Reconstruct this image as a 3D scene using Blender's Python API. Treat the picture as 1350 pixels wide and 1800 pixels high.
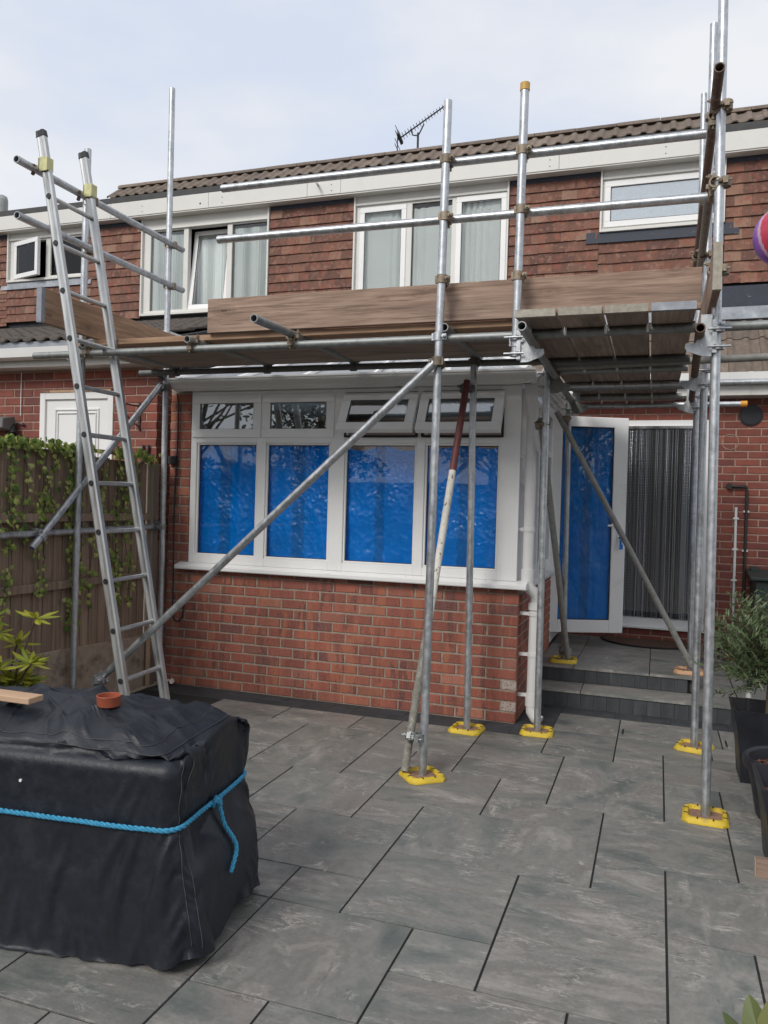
import bpy, bmesh, math, random
from mathutils import Vector, Matrix, noise
random.seed(7)
R_ = math.radians
for o in list(bpy.data.objects): bpy.data.objects.remove(o)
scn = bpy.context.scene
COL = scn.collection

# ------------------------------------------------------------------ camera
cam_d = bpy.data.cameras.new('camera'); cam = bpy.data.objects.new('camera', cam_d); COL.objects.link(cam)
def cam_matrix(yaw, pit, rol, loc):
    cy, sy, cp, sp = math.cos(yaw), math.sin(yaw), math.cos(pit), math.sin(pit)
    f = Vector((sy*cp, cy*cp, sp)); r = Vector((cy, -sy, 0)); u = r.cross(f)
    cr, sr = math.cos(rol), math.sin(rol)
    r2 = r*cr+u*sr; u2 = -r*sr+u*cr
    m = Matrix((r2, u2, -f)).transposed().to_4x4(); m.translation = Vector(loc); return m
cam.matrix_world = cam_matrix(-0.333583, -0.011621, 0.028309, (0.943214, -5.766124, 1.585623))
cam_d.sensor_fit = 'HORIZONTAL'; cam_d.sensor_width = 36; cam_d.lens = 1391.8/1350*36
cam_d.clip_start = .05; cam_d.clip_end = 600
scn.camera = cam
scn.render.resolution_x, scn.render.resolution_y = 768, 1024

# ------------------------------------------------------------------ sky, sun, exposure
SUN_EL, SUN_AZ = R_(38), R_(197)       # azimuth from +Y clockwise
W = bpy.data.worlds.new('World'); scn.world = W; W.use_nodes = True
nt = W.node_tree; nt.nodes.clear()
def N(t, **k):
    n = nt.nodes.new(t)
    for a, b in k.items(): setattr(n, a, b)
    return n
sky = N('ShaderNodeTexSky', sky_type='NISHITA'); sky.sun_disc = False
sky.sun_elevation = SUN_EL; sky.sun_rotation = SUN_AZ; sky.dust_density = 2.0; sky.air_density = 1.0
bg1 = N('ShaderNodeBackground'); bg1.inputs[1].default_value = .09
nt.links.new(sky.outputs[0], bg1.inputs[0])
tc = N('ShaderNodeTexCoord'); mp = N('ShaderNodeMapping'); mp.inputs['Scale'].default_value = (1.0, 1.0, 2.6)
mp.inputs['Location'].default_value = (.35, .2, .1)
nz = N('ShaderNodeTexNoise'); nz.inputs['Scale'].default_value = 2.6; nz.inputs['Detail'].default_value = 7; nz.inputs['Roughness'].default_value = .5
nt.links.new(tc.outputs['Generated'], mp.inputs[0]); nt.links.new(mp.outputs[0], nz.inputs[0])
rc = N('ShaderNodeValToRGB'); e = rc.color_ramp.elements
e[0].position = .36; e[0].color = (.68, .745, .87, 1); e[1].position = .62; e[1].color = (.88, .885, .90, 1)
m_ = e.new(.47); m_.color = (.77, .80, .87, 1)
nt.links.new(nz.outputs[0], rc.inputs[0])
bg2 = N('ShaderNodeBackground'); bg2.inputs[1].default_value = .77
nt.links.new(rc.outputs[0], bg2.inputs[0])
mxs = N('ShaderNodeMixShader'); mxs.inputs[0].default_value = .88
nt.links.new(bg1.outputs[0], mxs.inputs[1]); nt.links.new(bg2.outputs[0], mxs.inputs[2])
wo = N('ShaderNodeOutputWorld'); nt.links.new(mxs.outputs[0], wo.inputs[0])
sd = bpy.data.lights.new('sun', 'SUN'); so = bpy.data.objects.new('sun', sd); COL.objects.link(so)
sd.energy = 1.5; sd.angle = R_(20); sd.color = (1, .965, .91)
sdir = Vector((math.sin(SUN_AZ)*math.cos(SUN_EL), math.cos(SUN_AZ)*math.cos(SUN_EL), math.sin(SUN_EL)))
so.rotation_euler = sdir.to_track_quat('Z', 'Y').to_euler()
so.location = sdir*30
vs = scn.view_settings; vs.view_transform = 'Standard'; vs.look = 'None'; vs.exposure = 0.50; vs.gamma = 1; vs.use_curve_mapping = False
scn.render.engine = 'CYCLES'
scn.cycles.max_bounces = 8; scn.cycles.transparent_max_bounces = 12

# ------------------------------------------------------------------ materials
MATS = {}
def mat(name, col=(.5,.5,.5), rough=.6, metal=0.0, var=0.0, rnd=0.0, spots=None, scale=8, stretch=(1,1,1), coord='world', bump=0.0, bscale=None, ramp=None, streak=None, spec=.5, detail=5, coat=0, hue=None, knots=None, distort=0, veins=(), grain=0):
    """colour = base or ramp(noise); per-object value/tone by Object Info random; spots = (colour, scale, threshold, softness); streak likewise in stretched coords"""
    m = bpy.data.materials.new(name); m.use_nodes = True; MATS[name] = m
    t = m.node_tree; L = t.links.new; nn = t.nodes
    b = nn['Principled BSDF']
    b.inputs['Roughness'].default_value = rough; b.inputs['Metallic'].default_value = metal
    b.inputs['Specular IOR Level'].default_value = spec
    if coat: b.inputs['Coat Weight'].default_value = coat; b.inputs['Coat Roughness'].default_value = .15
    oi = nn.new('ShaderNodeObjectInfo')
    if coord == 'world':
        g = nn.new('ShaderNodeNewGeometry'); P = g.outputs['Position']
    else:
        g = nn.new('ShaderNodeTexCoord'); P = g.outputs['Object']
        cmb = nn.new('ShaderNodeVectorMath'); cmb.operation = 'MULTIPLY_ADD'
        cb = nn.new('ShaderNodeCombineXYZ')
        for i in range(3): L(oi.outputs['Random'], cb.inputs[i])
        cmb.inputs[1].default_value = (37.0, 23.0, 51.0); L(cb.outputs[0], cmb.inputs[0]); L(P, cmb.inputs[2]); P = cmb.outputs[0]
    mpn = nn.new('ShaderNodeMapping'); mpn.inputs['Scale'].default_value = stretch; L(P, mpn.inputs[0]); PS = mpn.outputs[0]
    def noise_(vec, sc, det=detail, rgh=.6):
        n = nn.new('ShaderNodeTexNoise'); n.inputs['Scale'].default_value = sc; n.inputs['Detail'].default_value = det; n.inputs['Roughness'].default_value = rgh; n.inputs['Distortion'].default_value = distort
        L(vec, n.inputs['Vector']); return n.outputs['Fac']
    def ramp_(fac, stops):
        r = nn.new('ShaderNodeValToRGB'); el = r.color_ramp.elements
        el[0].position, el[0].color = stops[0][0], (*stops[0][1], 1); el[1].position, el[1].color = stops[-1][0], (*stops[-1][1], 1)
        for p, c in stops[1:-1]:
            q = el.new(p); q.color = (*c, 1)
        L(fac, r.inputs[0]); return r.outputs[0]
    def mix_(fac, a, bcol, mode='MIX'):
        x = nn.new('ShaderNodeMix'); x.data_type = 'RGBA'; x.blend_type = mode
        if isinstance(fac, float): x.inputs[0].default_value = fac
        else: L(fac, x.inputs[0])
        if isinstance(a, tuple): x.inputs[6].default_value = (*a, 1)
        else: L(a, x.inputs[6])
        if isinstance(bcol, tuple): x.inputs[7].default_value = (*bcol, 1)
        else: L(bcol, x.inputs[7])
        return x.outputs[2]
    f = noise_(PS, scale)
    if hue: c = ramp_(oi.outputs['Random'], hue)            # tone per object
    else: c = col
    if ramp:
        c2 = ramp_(f, ramp); c = c2 if not hue else mix_(.5, c, c2)
    if var:
        v = ramp_(f, [(.3, (1-var,)*3), (.7, (1+var,)*3)]); c = mix_(1.0, c, v, 'MULTIPLY')
    if rnd:
        wn = nn.new('ShaderNodeMath'); wn.operation = 'MULTIPLY'; wn.inputs[1].default_value = 17.31; L(oi.outputs['Random'], wn.inputs[0])
        fr = nn.new('ShaderNodeMath'); fr.operation = 'FRACT'; L(wn.outputs[0], fr.inputs[0])
        v = ramp_(fr.outputs[0], [(0, (1-rnd,)*3), (1, (1+rnd,)*3)]); c = mix_(1.0, c, v, 'MULTIPLY')
    for sp in (spots or []):
        col2, sc, th, so_ = sp[:4]; stv = sp[4] if len(sp) > 4 else None
        vec = P
        if stv:
            m2 = nn.new('ShaderNodeMapping'); m2.inputs['Scale'].default_value = stv; L(P, m2.inputs[0]); vec = m2.outputs[0]
        f2 = noise_(vec, sc, 6, .65)
        mr = nn.new('ShaderNodeMapRange'); mr.inputs[1].default_value = th; mr.inputs[2].default_value = th+so_; L(f2, mr.inputs[0])
        amt = mr.outputs[0]
        if len(sp) > 5:
            mm = nn.new('ShaderNodeMath'); mm.operation = 'MULTIPLY'; mm.inputs[1].default_value = sp[5]; L(amt, mm.inputs[0]); amt = mm.outputs[0]
        c = mix_(amt, c, col2)
    for vc, vs_, vw, va, vst in veins:              # thin irregular lines where a noise field crosses its middle value, broken up by a second field
        m3 = nn.new('ShaderNodeMapping'); m3.inputs['Scale'].default_value = vst; m3.inputs['Location'].default_value = (vs_*3.1, vs_, 0); L(P, m3.inputs[0])
        nv = noise_(m3.outputs[0], vs_, 7, .62); sb = nn.new('ShaderNodeMath'); sb.operation = 'SUBTRACT'; sb.inputs[1].default_value = .5; L(nv, sb.inputs[0])
        ab = nn.new('ShaderNodeMath'); ab.operation = 'ABSOLUTE'; L(sb.outputs[0], ab.inputs[0])
        mr = nn.new('ShaderNodeMapRange'); mr.inputs[1].default_value = 0; mr.inputs[2].default_value = vw; mr.inputs[3].default_value = va; mr.inputs[4].default_value = 0; L(ab.outputs[0], mr.inputs[0])
        mk = nn.new('ShaderNodeMapRange'); mk.inputs[1].default_value = .5; mk.inputs[2].default_value = .62; L(noise_(PS, 1.6*scale), mk.inputs[0])
        mu = nn.new('ShaderNodeMath'); mu.operation = 'MULTIPLY'; L(mr.outputs[0], mu.inputs[0]); L(mk.outputs[0], mu.inputs[1])
        c = mix_(mu.outputs[0], c, vc)
    if grain:
        gv = ramp_(noise_(P, 55, 8, .75), [(.3, (1-grain,)*3), (.7, (1+grain,)*3)]); c = mix_(1.0, c, gv, 'MULTIPLY')
    if knots:
        km = nn.new('ShaderNodeMapping'); km.inputs['Scale'].default_value = (2.3, 5.0, 5.0); L(P, km.inputs[0])
        vo = nn.new('ShaderNodeTexVoronoi'); vo.inputs['Scale'].default_value = 1.0; L(km.outputs[0], vo.inputs['Vector'])
        ad = nn.new('ShaderNodeMath'); ad.operation = 'MULTIPLY_ADD'; ad.inputs[1].default_value = .10; L(noise_(P, 30), ad.inputs[0]); L(vo.outputs['Distance'], ad.inputs[2])
        kr = ramp_(ad.outputs[0], [(0, (.9,.9,.9)), (.07, (.55,.55,.55)), (.10, (.95,.95,.95)), (.13, (.15,.15,.15)), (.16, (.45,.45,.45)), (.19, (.12,.12,.12)), (.22, (.3,.3,.3)), (.30, (0,0,0))])
        c = mix_(kr, c, knots)
    if isinstance(c, tuple): b.inputs['Base Color'].default_value = (*c, 1)
    else: L(c, b.inputs['Base Color'])
    rv = nn.new('ShaderNodeMapRange'); rv.inputs[1].default_value = .3; rv.inputs[2].default_value = .7
    rv.inputs[3].default_value = max(.02, rough-.09); rv.inputs[4].default_value = min(1, rough+.09); L(f, rv.inputs[0]); L(rv.outputs[0], b.inputs['Roughness'])
    if bump:
        bn = nn.new('ShaderNodeBump'); bn.inputs['Strength'].default_value = bump; bn.inputs['Distance'].default_value = .01
        L(noise_(PS, bscale or scale*4), bn.inputs['Height']); L(bn.outputs[0], b.inputs['Normal'])
    return m
BR = [(0, (.22,.070,.053)), (.25, (.29,.090,.062)), (.5, (.19,.066,.053)), (.65, (.32,.110,.070)), (.76, (.245,.076,.056)), (.84, (.31,.135,.100)), (.92, (.36,.14,.085)), (.96, (.14,.058,.055)), (1, (.17,.066,.058))]
mat('brick', rough=.85, hue=BR, rnd=.12, scale=14, var=.22, bump=.5, bscale=160, stretch=(1,1,.35),
    spots=[((.37,.13,.075), 7, .53, .06, (1,1,.2), .75), ((.105,.048,.044), 9, .575, .03, (1.2,1,.2), .75), ((.48,.22,.13), 110, .55, .05, (1,1,1), .5)])
mat('brick_old', rough=.88, hue=[(0,(.21,.068,.05)),(.3,(.26,.08,.055)),(.55,(.19,.062,.05)),(.8,(.29,.09,.06)),(1,(.17,.062,.052))], rnd=.12, scale=10, var=.2, bump=.4, bscale=120,
    spots=[((.14,.05,.042), 7, .58, .1, (1,1,.5), .6)])
mat('brick_stained', (.42,.37,.33), rough=.9, scale=60, spots=[((.24,.08,.06), 70, .52, .08)], bump=.5, bscale=120)
mat('mortar', (.305,.25,.20), rough=.95, scale=40, var=.22, bump=.4, bscale=150, spots=[((.24,.20,.165), 6, .55, .15)])
mat('mortar_old', (.38,.265,.215), rough=.95, scale=40, var=.2, bump=.3)
mat('hung_tile', rough=.85, hue=[(0,(.125,.062,.046)),(.28,(.18,.086,.058)),(.5,(.115,.056,.043)),(.62,(.215,.105,.07)),(.78,(.15,.068,.048)),(.88,(.24,.135,.092)),(1,(.28,.17,.12))], rnd=.12, scale=9, var=.2, bump=.25, bscale=90,
    spots=[((.31,.17,.125), 20, .53, .10, (1,1,1), .6), ((.25,.08,.055), 12, .53, .1, (1,1,1), .7), ((.075,.042,.037), 9, .60, .1, (1.5,1,.6), .7)])
mat('roof_tile', rough=.9, hue=[(0,(.145,.115,.092)),(.4,(.19,.148,.118)),(.7,(.13,.104,.087)),(1,(.22,.17,.135))], rnd=.12, scale=14, var=.25, bump=.4, bscale=120,
    spots=[((.09,.07,.055), 30, .56, .1, (1,1,1), .7), ((.33,.27,.21), 45, .62, .06, (1,1,1), .6)])
mat('dark_roof_tile', rough=.92, hue=[(0,(.085,.072,.062)),(.5,(.11,.09,.075)),(1,(.07,.06,.053))], scale=14, var=.3, bump=.4, spots=[((.17,.15,.12), 30, .6, .08, (1,1,1), .6)])
mat('upvc', (.80,.80,.79), rough=.33, scale=3, var=.03, spots=[((.55,.54,.50), 5, .66, .12, (1,1,.4), .35)])
mat('cream_trim', (.66,.65,.61), rough=.5, scale=4, var=.05, spots=[((.42,.39,.33), 8, .62, .1, (1,1,.3), .4)])
mat('fascia_paint', (.66,.65,.61), rough=.55, scale=3, var=.05, spots=[((.40,.37,.30), 18, .68, .05, (1,1,.5), .5), ((.48,.46,.42), 3, .56, .2, (1,1,.3), .4)])
mat('gasket', (.02,.02,.022), rough=.6)
mat('felt', (.035,.04,.058), rough=.7, scale=12, var=.3, bump=.3, spots=[((.35,.36,.38), 14, .66, .05, (.6,1,2), .6)])
mat('roof_edge', (.07,.07,.07), rough=.85, scale=12, var=.25, bump=.3)
mat('lead', (.26,.28,.31), rough=.55, metal=.2, scale=9, var=.25, bump=.3, spots=[((.45,.46,.46), 9, .6, .1, (1,1,1), .6), ((.12,.14,.18), 5, .6, .1, (1,1,1), .6)])
mat('galv', (.48,.50,.52), rough=.42, metal=.8, scale=22, var=.22, bump=.08, bscale=160, rnd=.12, spots=[((.30,.315,.32), 24, .52, .12, (1,1,.2), .75), ((.68,.69,.70), 70, .58, .06, (1,1,.7), .7), ((.22,.20,.175), 9, .64, .08, (1.5,1.5,.5), .6), ((.45,.43,.39), 40, .68, .03, (1,1,1), .9)])
mat('galv_dull', (.30,.315,.31), rough=.55, metal=.7, scale=22, var=.2, bump=.1, bscale=160, rnd=.08, spots=[((.20,.205,.19), 26, .55, .1, (1,1,.3), .6), ((.42,.40,.36), 40, .64, .05, (1,1,1), .5)])
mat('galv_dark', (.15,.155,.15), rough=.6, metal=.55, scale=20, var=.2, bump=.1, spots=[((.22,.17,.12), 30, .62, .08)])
mat('weathered_tube', (.23,.215,.18), rough=.7, metal=.3, scale=30, var=.25, bump=.2, spots=[((.30,.29,.25), 30, .58, .08), ((.13,.09,.06), 24, .62, .08)])
mat('rust_tube', (.15,.095,.07), rough=.75, metal=.25, scale=24, var=.3, bump=.2, spots=[((.24,.19,.16), 18, .55, .1), ((.20,.075,.045), 20, .6, .1)])
mat('painted_tube', (.27,.268,.245), rough=.6, metal=.2, scale=24, var=.2, bump=.15, spots=[((.20,.13,.09), 34, .62, .06)])
mat('maroon_paint', (.13,.035,.035), rough=.6, scale=24, var=.3, spots=[((.08,.06,.05), 26, .58, .08)])
mat('flaking_white', (.62,.60,.54), rough=.7, scale=24, var=.12, bump=.3, spots=[((.10,.09,.08), 42, .60, .03, (1,1,.35), .95)])
mat('concrete_tube', (.22,.21,.18), rough=.85, metal=.1, scale=30, var=.3, bump=.4, spots=[((.36,.35,.30), 30, .56, .1), ((.10,.085,.07), 34, .62, .06)])
mat('coupler', (.24,.20,.15), rough=.62, metal=.55, scale=40, var=.3, bump=.3, rnd=.35, spots=[((.20,.09,.05), 34, .56, .1, (1,1,1), .7)])
mat('coupler_new', (.48,.50,.52), rough=.4, metal=.8, scale=40, var=.2)
mat('zinc_yellow', (.50,.48,.26), rough=.4, metal=.6, scale=20, var=.2, spots=[((.60,.42,.30), 14, .55, .15)])
mat('alloy', (.47,.48,.48), rough=.45, metal=.75, scale=18, var=.15, stretch=(1,1,.1), spots=[((.33,.34,.34), 26, .55, .1, (1,1,.2), .6)])
mat('black_plastic', (.018,.018,.02), rough=.5)
mat('yellow_plastic', (.62,.44,.035), rough=.62, scale=20, var=.12, bump=.15, spots=[((.30,.23,.09), 14, .56, .12, (1,1,1), .55), ((.16,.13,.08), 38, .64, .05, (1,1,1), .7)])
mat('peach_plastic', (.62,.36,.20), rough=.6, scale=20, var=.08, spots=[((.35,.22,.12), 30, .62, .08)])
mat('orange_cap', (.75,.33,.03), rough=.5)
mat('ochre_cap', (.55,.33,.07), rough=.5)
mat('rust_plate', (.27,.165,.115), rough=.85, scale=40, var=.25, bump=.2, spots=[((.18,.10,.07), 18, .55, .1)])
WOODK = dict(coord='object', scale=5, stretch=(.6, 9, 9), rough=.82, bump=.3, bscale=14, detail=8)
mat('board_wood', ramp=[(.30,(.20,.130,.094)),(.5,(.31,.212,.157)),(.70,(.42,.300,.230))], rnd=.10, knots=(.085,.045,.03), spots=[((.10,.058,.04), 7, .54, .08, (.3,7,7), .55), ((.16,.125,.10), 1.3, .50, .2, (.6,2.5,2.5), .5), ((.10,.06,.045), 2.2, .62, .12, (.8,3,3), .7), ((.12,.065,.04), 3.2, .68, .03, (1,1.6,1.6), .9)], **WOODK)
mat('board_wood_new', knots=(.15,.08,.045), ramp=[(.30,(.22,.13,.08)),(.5,(.33,.205,.125)),(.70,(.43,.285,.19))], rnd=.08, spots=[((.18,.11,.07), 2.5, .64, .1, (.8,3,3), .6)], **WOODK)
mat('board_under', knots=(.08,.05,.035), ramp=[(.30,(.22,.162,.132)),(.5,(.32,.245,.203)),(.70,(.42,.33,.28))], rnd=.22, spots=[((.10,.075,.06), 1.6, .56, .15, (.5,2,2), .6)], **WOODK)
mat('board_grey', ramp=[(.25,(.27,.24,.19)),(.5,(.37,.335,.28)),(.75,(.46,.43,.36))], rnd=.12, spots=[((.2,.16,.11), 6, .6, .1)], **WOODK)
mat('fence_wood', ramp=[(.28,(.17,.118,.085)),(.5,(.28,.20,.148)),(.72,(.40,.295,.225))], coord='object', scale=5, stretch=(7,7,.35), rough=.9, bump=.3, bscale=14, rnd=.2, detail=8, spots=[((.06,.045,.036), 3, .6, .1, (1,1,.4), .6)])
mat('post_wood', ramp=[(.25,(.22,.18,.145)),(.75,(.34,.28,.23))], coord='object', scale=5, stretch=(7,7,.35), rough=.9, bump=.3, bscale=14)
mat('gravel_board', (.38,.30,.235), rough=.95, scale=14, var=.2, bump=.5, bscale=120, spots=[((.11,.08,.06), 5, .55, .15)])
mat('offcut_wood', ramp=[(.25,(.40,.25,.15)),(.5,(.50,.33,.21)),(.75,(.58,.41,.28))], **WOODK)
SLABK = dict(rough=.5, coord='object', detail=10, rnd=.10, bump=.16, bscale=30, distort=.45, scale=2.2, grain=.16, veins=[((.40,.375,.345), 3.4, .022, .8, (.8,2.6,1)), ((.075,.078,.075), 2.6, .007, .85, (.7,1.3,1)), ((.45,.42,.39), 7, .02, .6, (1,2.2,1))],
    ramp=[(.33,(.115,.128,.121)),(.43,(.166,.172,.160)),(.50,(.215,.208,.192)),(.57,(.178,.170,.157)),(.68,(.278,.262,.24))])
mat('slab', stretch=(1,2.4,1), spots=[((.36,.335,.305), 1.7, .57, .12, (1,3.0,1), .6), ((.12,.14,.135), 1.1, .54, .16, (1,2.0,1), .6), ((.23,.19,.175), .9, .55, .15, (1,1.5,1), .5), ((.43,.40,.36), 5.0, .64, .05, (.7,3.2,1), .65), ((.09,.095,.09), 6.5, .665, .03, (.6,3.5,1), .6)], **SLABK)
mat('slab_cross', stretch=(1.9,1.2,1), spots=[((.36,.335,.305), 1.7, .57, .12, (2.6,1.2,1), .6), ((.12,.14,.135), 1.1, .54, .16, (2.0,1,1), .6), ((.23,.19,.175), .9, .55, .15, (1.5,1,1), .5), ((.43,.40,.36), 5.0, .64, .05, (3.0,.9,1), .65), ((.09,.095,.09), 6.5, .665, .03, (3.5,.8,1), .6)], **SLABK)
mat('grout', (.018,.018,.018), rough=.95)
mat('sett', (.05,.055,.06), rough=.75, coord='object', scale=8, var=.3, rnd=.15, bump=.3, bscale=60, stretch=(1.5,1.5,.4), spots=[((.11,.115,.115), 7, .60, .12, (2,2,.4), .5)])
mat('sett_flat', (.042,.045,.05), rough=.8, scale=12, var=.25, rnd=.12, bump=.3, bscale=90)
mat('soil', (.06,.05,.035), rough=1, scale=6, var=.3)
mat('tarp_black', (.012,.015,.022), rough=.47, scale=20, var=.2, bump=.22, bscale=46, spec=.42, spots=[((.028,.031,.039), 5, .56, .2, (1,1,1), .6)])
mat('stitch', (.06,.062,.068), rough=.8)
mat('rope_blue', (.045,.30,.50), rough=.8, scale=90, var=.25, bump=.5, bscale=260, spots=[((.16,.42,.62), 120, .6, .08)])
mat('terracotta', (.32,.082,.042), rough=.4, scale=10, var=.1)
mat('pot_dark', (.020,.021,.027), rough=.42, scale=8, var=.15, spec=.4)
mat('bark_chip', (.10,.045,.03), rough=.95, scale=60, var=.5)
mat('stem', (.10,.075,.05), rough=.9)
mat('white_plastic', (.76,.76,.74), rough=.4, scale=5, var=.04)
mat('down_pipe', (.70,.70,.69), rough=.42, scale=5, var=.05)
mat('grey_pipe', (.30,.32,.31), rough=.6, scale=8, var=.15)
mat('black_pipe', (.03,.026,.025), rough=.5)
mat('lamp_body', (.13,.13,.125), rough=.6, scale=10, var=.2)
mat('doormat', (.09,.048,.03), rough=1, scale=80, var=.4, bump=.8, bscale=200)
mat('mat_edge', (.025,.02,.018), rough=1)
mat('chrome', (.6,.6,.6), rough=.2, metal=1)
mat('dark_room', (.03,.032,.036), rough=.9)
mat('interior_wall', (.35,.34,.32), rough=.9)
mat('net', (.86,.895,.88), rough=.9, scale=3, var=.04)
mat('purple_foil', (.33,.08,.40), rough=.35, scale=6, var=.2)
mat('red_foil', (.50,.045,.085), rough=.3, scale=6, var=.1)
mat('blue_foil', (.12,.12,.50), rough=.35)
mat('pale_foil', (.55,.35,.45), rough=.35)
mat('ornament', (.30,.30,.29), rough=.8, scale=20, var=.2)
mat('bin_green', (.03,.045,.042), rough=.5)
mat('aerial', (.06,.06,.065), rough=.5, metal=.5)
mat('hedge', (.035,.06,.022), rough=.8, scale=8, var=.3)
def leafmat(name, c, c2, rough=.5, tr=.25):
    m = mat(name, rough=rough, hue=[(0, c), (1, c2)], scale=60, var=.12); return m
# leaves vary in tone face by face through a colour attribute written by the leaf builder (own pigment, not light)
def leaf_attr(name, dark, mid, pale, rough=.5, edge=None):
    m = bpy.data.materials.new(name); m.use_nodes = True; MATS[name] = m
    t = m.node_tree; b = t.nodes['Principled BSDF']; b.inputs['Roughness'].default_value = rough
    a = t.nodes.new('ShaderNodeAttribute'); a.attribute_name = 'tone'
    r = t.nodes.new('ShaderNodeValToRGB'); el = r.color_ramp.elements
    el[0].color = (*dark, 1); el[1].color = (*pale, 1); q = el.new(.5); q.color = (*mid, 1)
    t.links.new(a.outputs['Fac'], r.inputs[0]); t.links.new(r.outputs[0], b.inputs['Base Color'])
    tr = t.nodes.new('ShaderNodeBsdfTranslucent'); t.links.new(r.outputs[0], tr.inputs[0])
    mx = t.nodes.new('ShaderNodeMixShader'); mx.inputs[0].default_value = .28
    t.links.new(b.outputs[0], mx.inputs[1]); t.links.new(tr.outputs[0], mx.inputs[2])
    t.links.new(mx.outputs[0], t.nodes['Material Output'].inputs[0]); return m
leaf_attr('ivy_leaf', (.05,.11,.02), (.24,.33,.06), (.60,.60,.20))
leaf_attr('olive_leaf', (.055,.095,.035), (.13,.185,.085), (.28,.33,.18))
leaf_attr('shrub_leaf', (.06,.15,.03), (.26,.34,.04), (.58,.55,.07), .4)
leaf_attr('tree_leaf', (.015,.03,.01), (.03,.06,.018), (.06,.10,.03))
leaf_attr('succulent_leaf', (.06,.11,.03), (.16,.18,.06), (.24,.24,.09), .5)
def glassmat(name, tint=(1,1,1), base=.04, mul=1.0, wav=.0):
    m = bpy.data.materials.new(name); m.use_nodes = True; MATS[name] = m
    t = m.node_tree; t.nodes.clear(); n = t.nodes.new; L = t.links.new
    tr = n('ShaderNodeBsdfTransparent'); tr.inputs[0].default_value = (*tint, 1)
    gl = n('ShaderNodeBsdfGlossy'); gl.inputs['Roughness'].default_value = .015
    fr = n('ShaderNodeFresnel'); fr.inputs[0].default_value = 1.5
    mu = n('ShaderNodeMath'); mu.operation = 'MULTIPLY_ADD'; mu.inputs[1].default_value = mul; mu.inputs[2].default_value = base; mu.use_clamp = True
    L(fr.outputs[0], mu.inputs[0])
    if wav:
        g = n('ShaderNodeNewGeometry'); z = n('ShaderNodeTexNoise'); z.inputs['Scale'].default_value = 1.6
        L(g.outputs['Position'], z.inputs['Vector']); bp = n('ShaderNodeBump'); bp.inputs['Strength'].default_value = wav; bp.inputs['Distance'].default_value = .02
        L(z.outputs[0], bp.inputs['Height']); L(bp.outputs[0], gl.inputs['Normal'])
    mx = n('ShaderNodeMixShader'); L(mu.outputs[0], mx.inputs[0]); L(tr.outputs[0], mx.inputs[1]); L(gl.outputs[0], mx.inputs[2])
    o = n('ShaderNodeOutputMaterial'); L(mx.outputs[0], o.inputs[0]); return m
glassmat('glass', (.98,1,.99), .0, 1.0, .05)
glassmat('glass_sky', (.985,1,.995), .0, 1.0, .05)
glassmat('glass_dark', (.55,.6,.62), .14, 2.0, .05)
m = mat('frosted', (.50,.56,.62), rough=.35, scale=90, var=.12, bump=.6, bscale=240)
m = mat('blue_sheet', (.0,.29,.97), rough=.15, scale=4, var=.10, bump=.35, bscale=30, spec=.5)
m = mat('blue_sheet_dark', (.01,.21,.66), rough=.18, scale=4, var=.12, bump=.35, bscale=30)  # deeper blue for the vertical band down each sheet
def add_trans(name, col, f, glow=False):
    m = MATS[name]; t = m.node_tree; b = t.nodes['Principled BSDF']; tr = t.nodes.new('ShaderNodeBsdfTranslucent'); tr.inputs[0].default_value = (*col,1)
    mx = t.nodes.new('ShaderNodeMixShader'); mx.inputs[0].default_value = f; t.links.new(b.outputs[0],mx.inputs[1]); t.links.new(tr.outputs[0],mx.inputs[2]); t.links.new(mx.outputs[0],t.nodes['Material Output'].inputs[0])
mat('roof_panel', (.62,.65,.67), rough=.25, scale=2, var=.04); add_trans('roof_panel',(.9,.92,.95),.6)
add_trans('blue_sheet',(.0,.32,1.0),.12); add_trans('blue_sheet_dark',(.01,.2,.7),.12); add_trans('net',(.8,.84,.83),.1)

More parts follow.
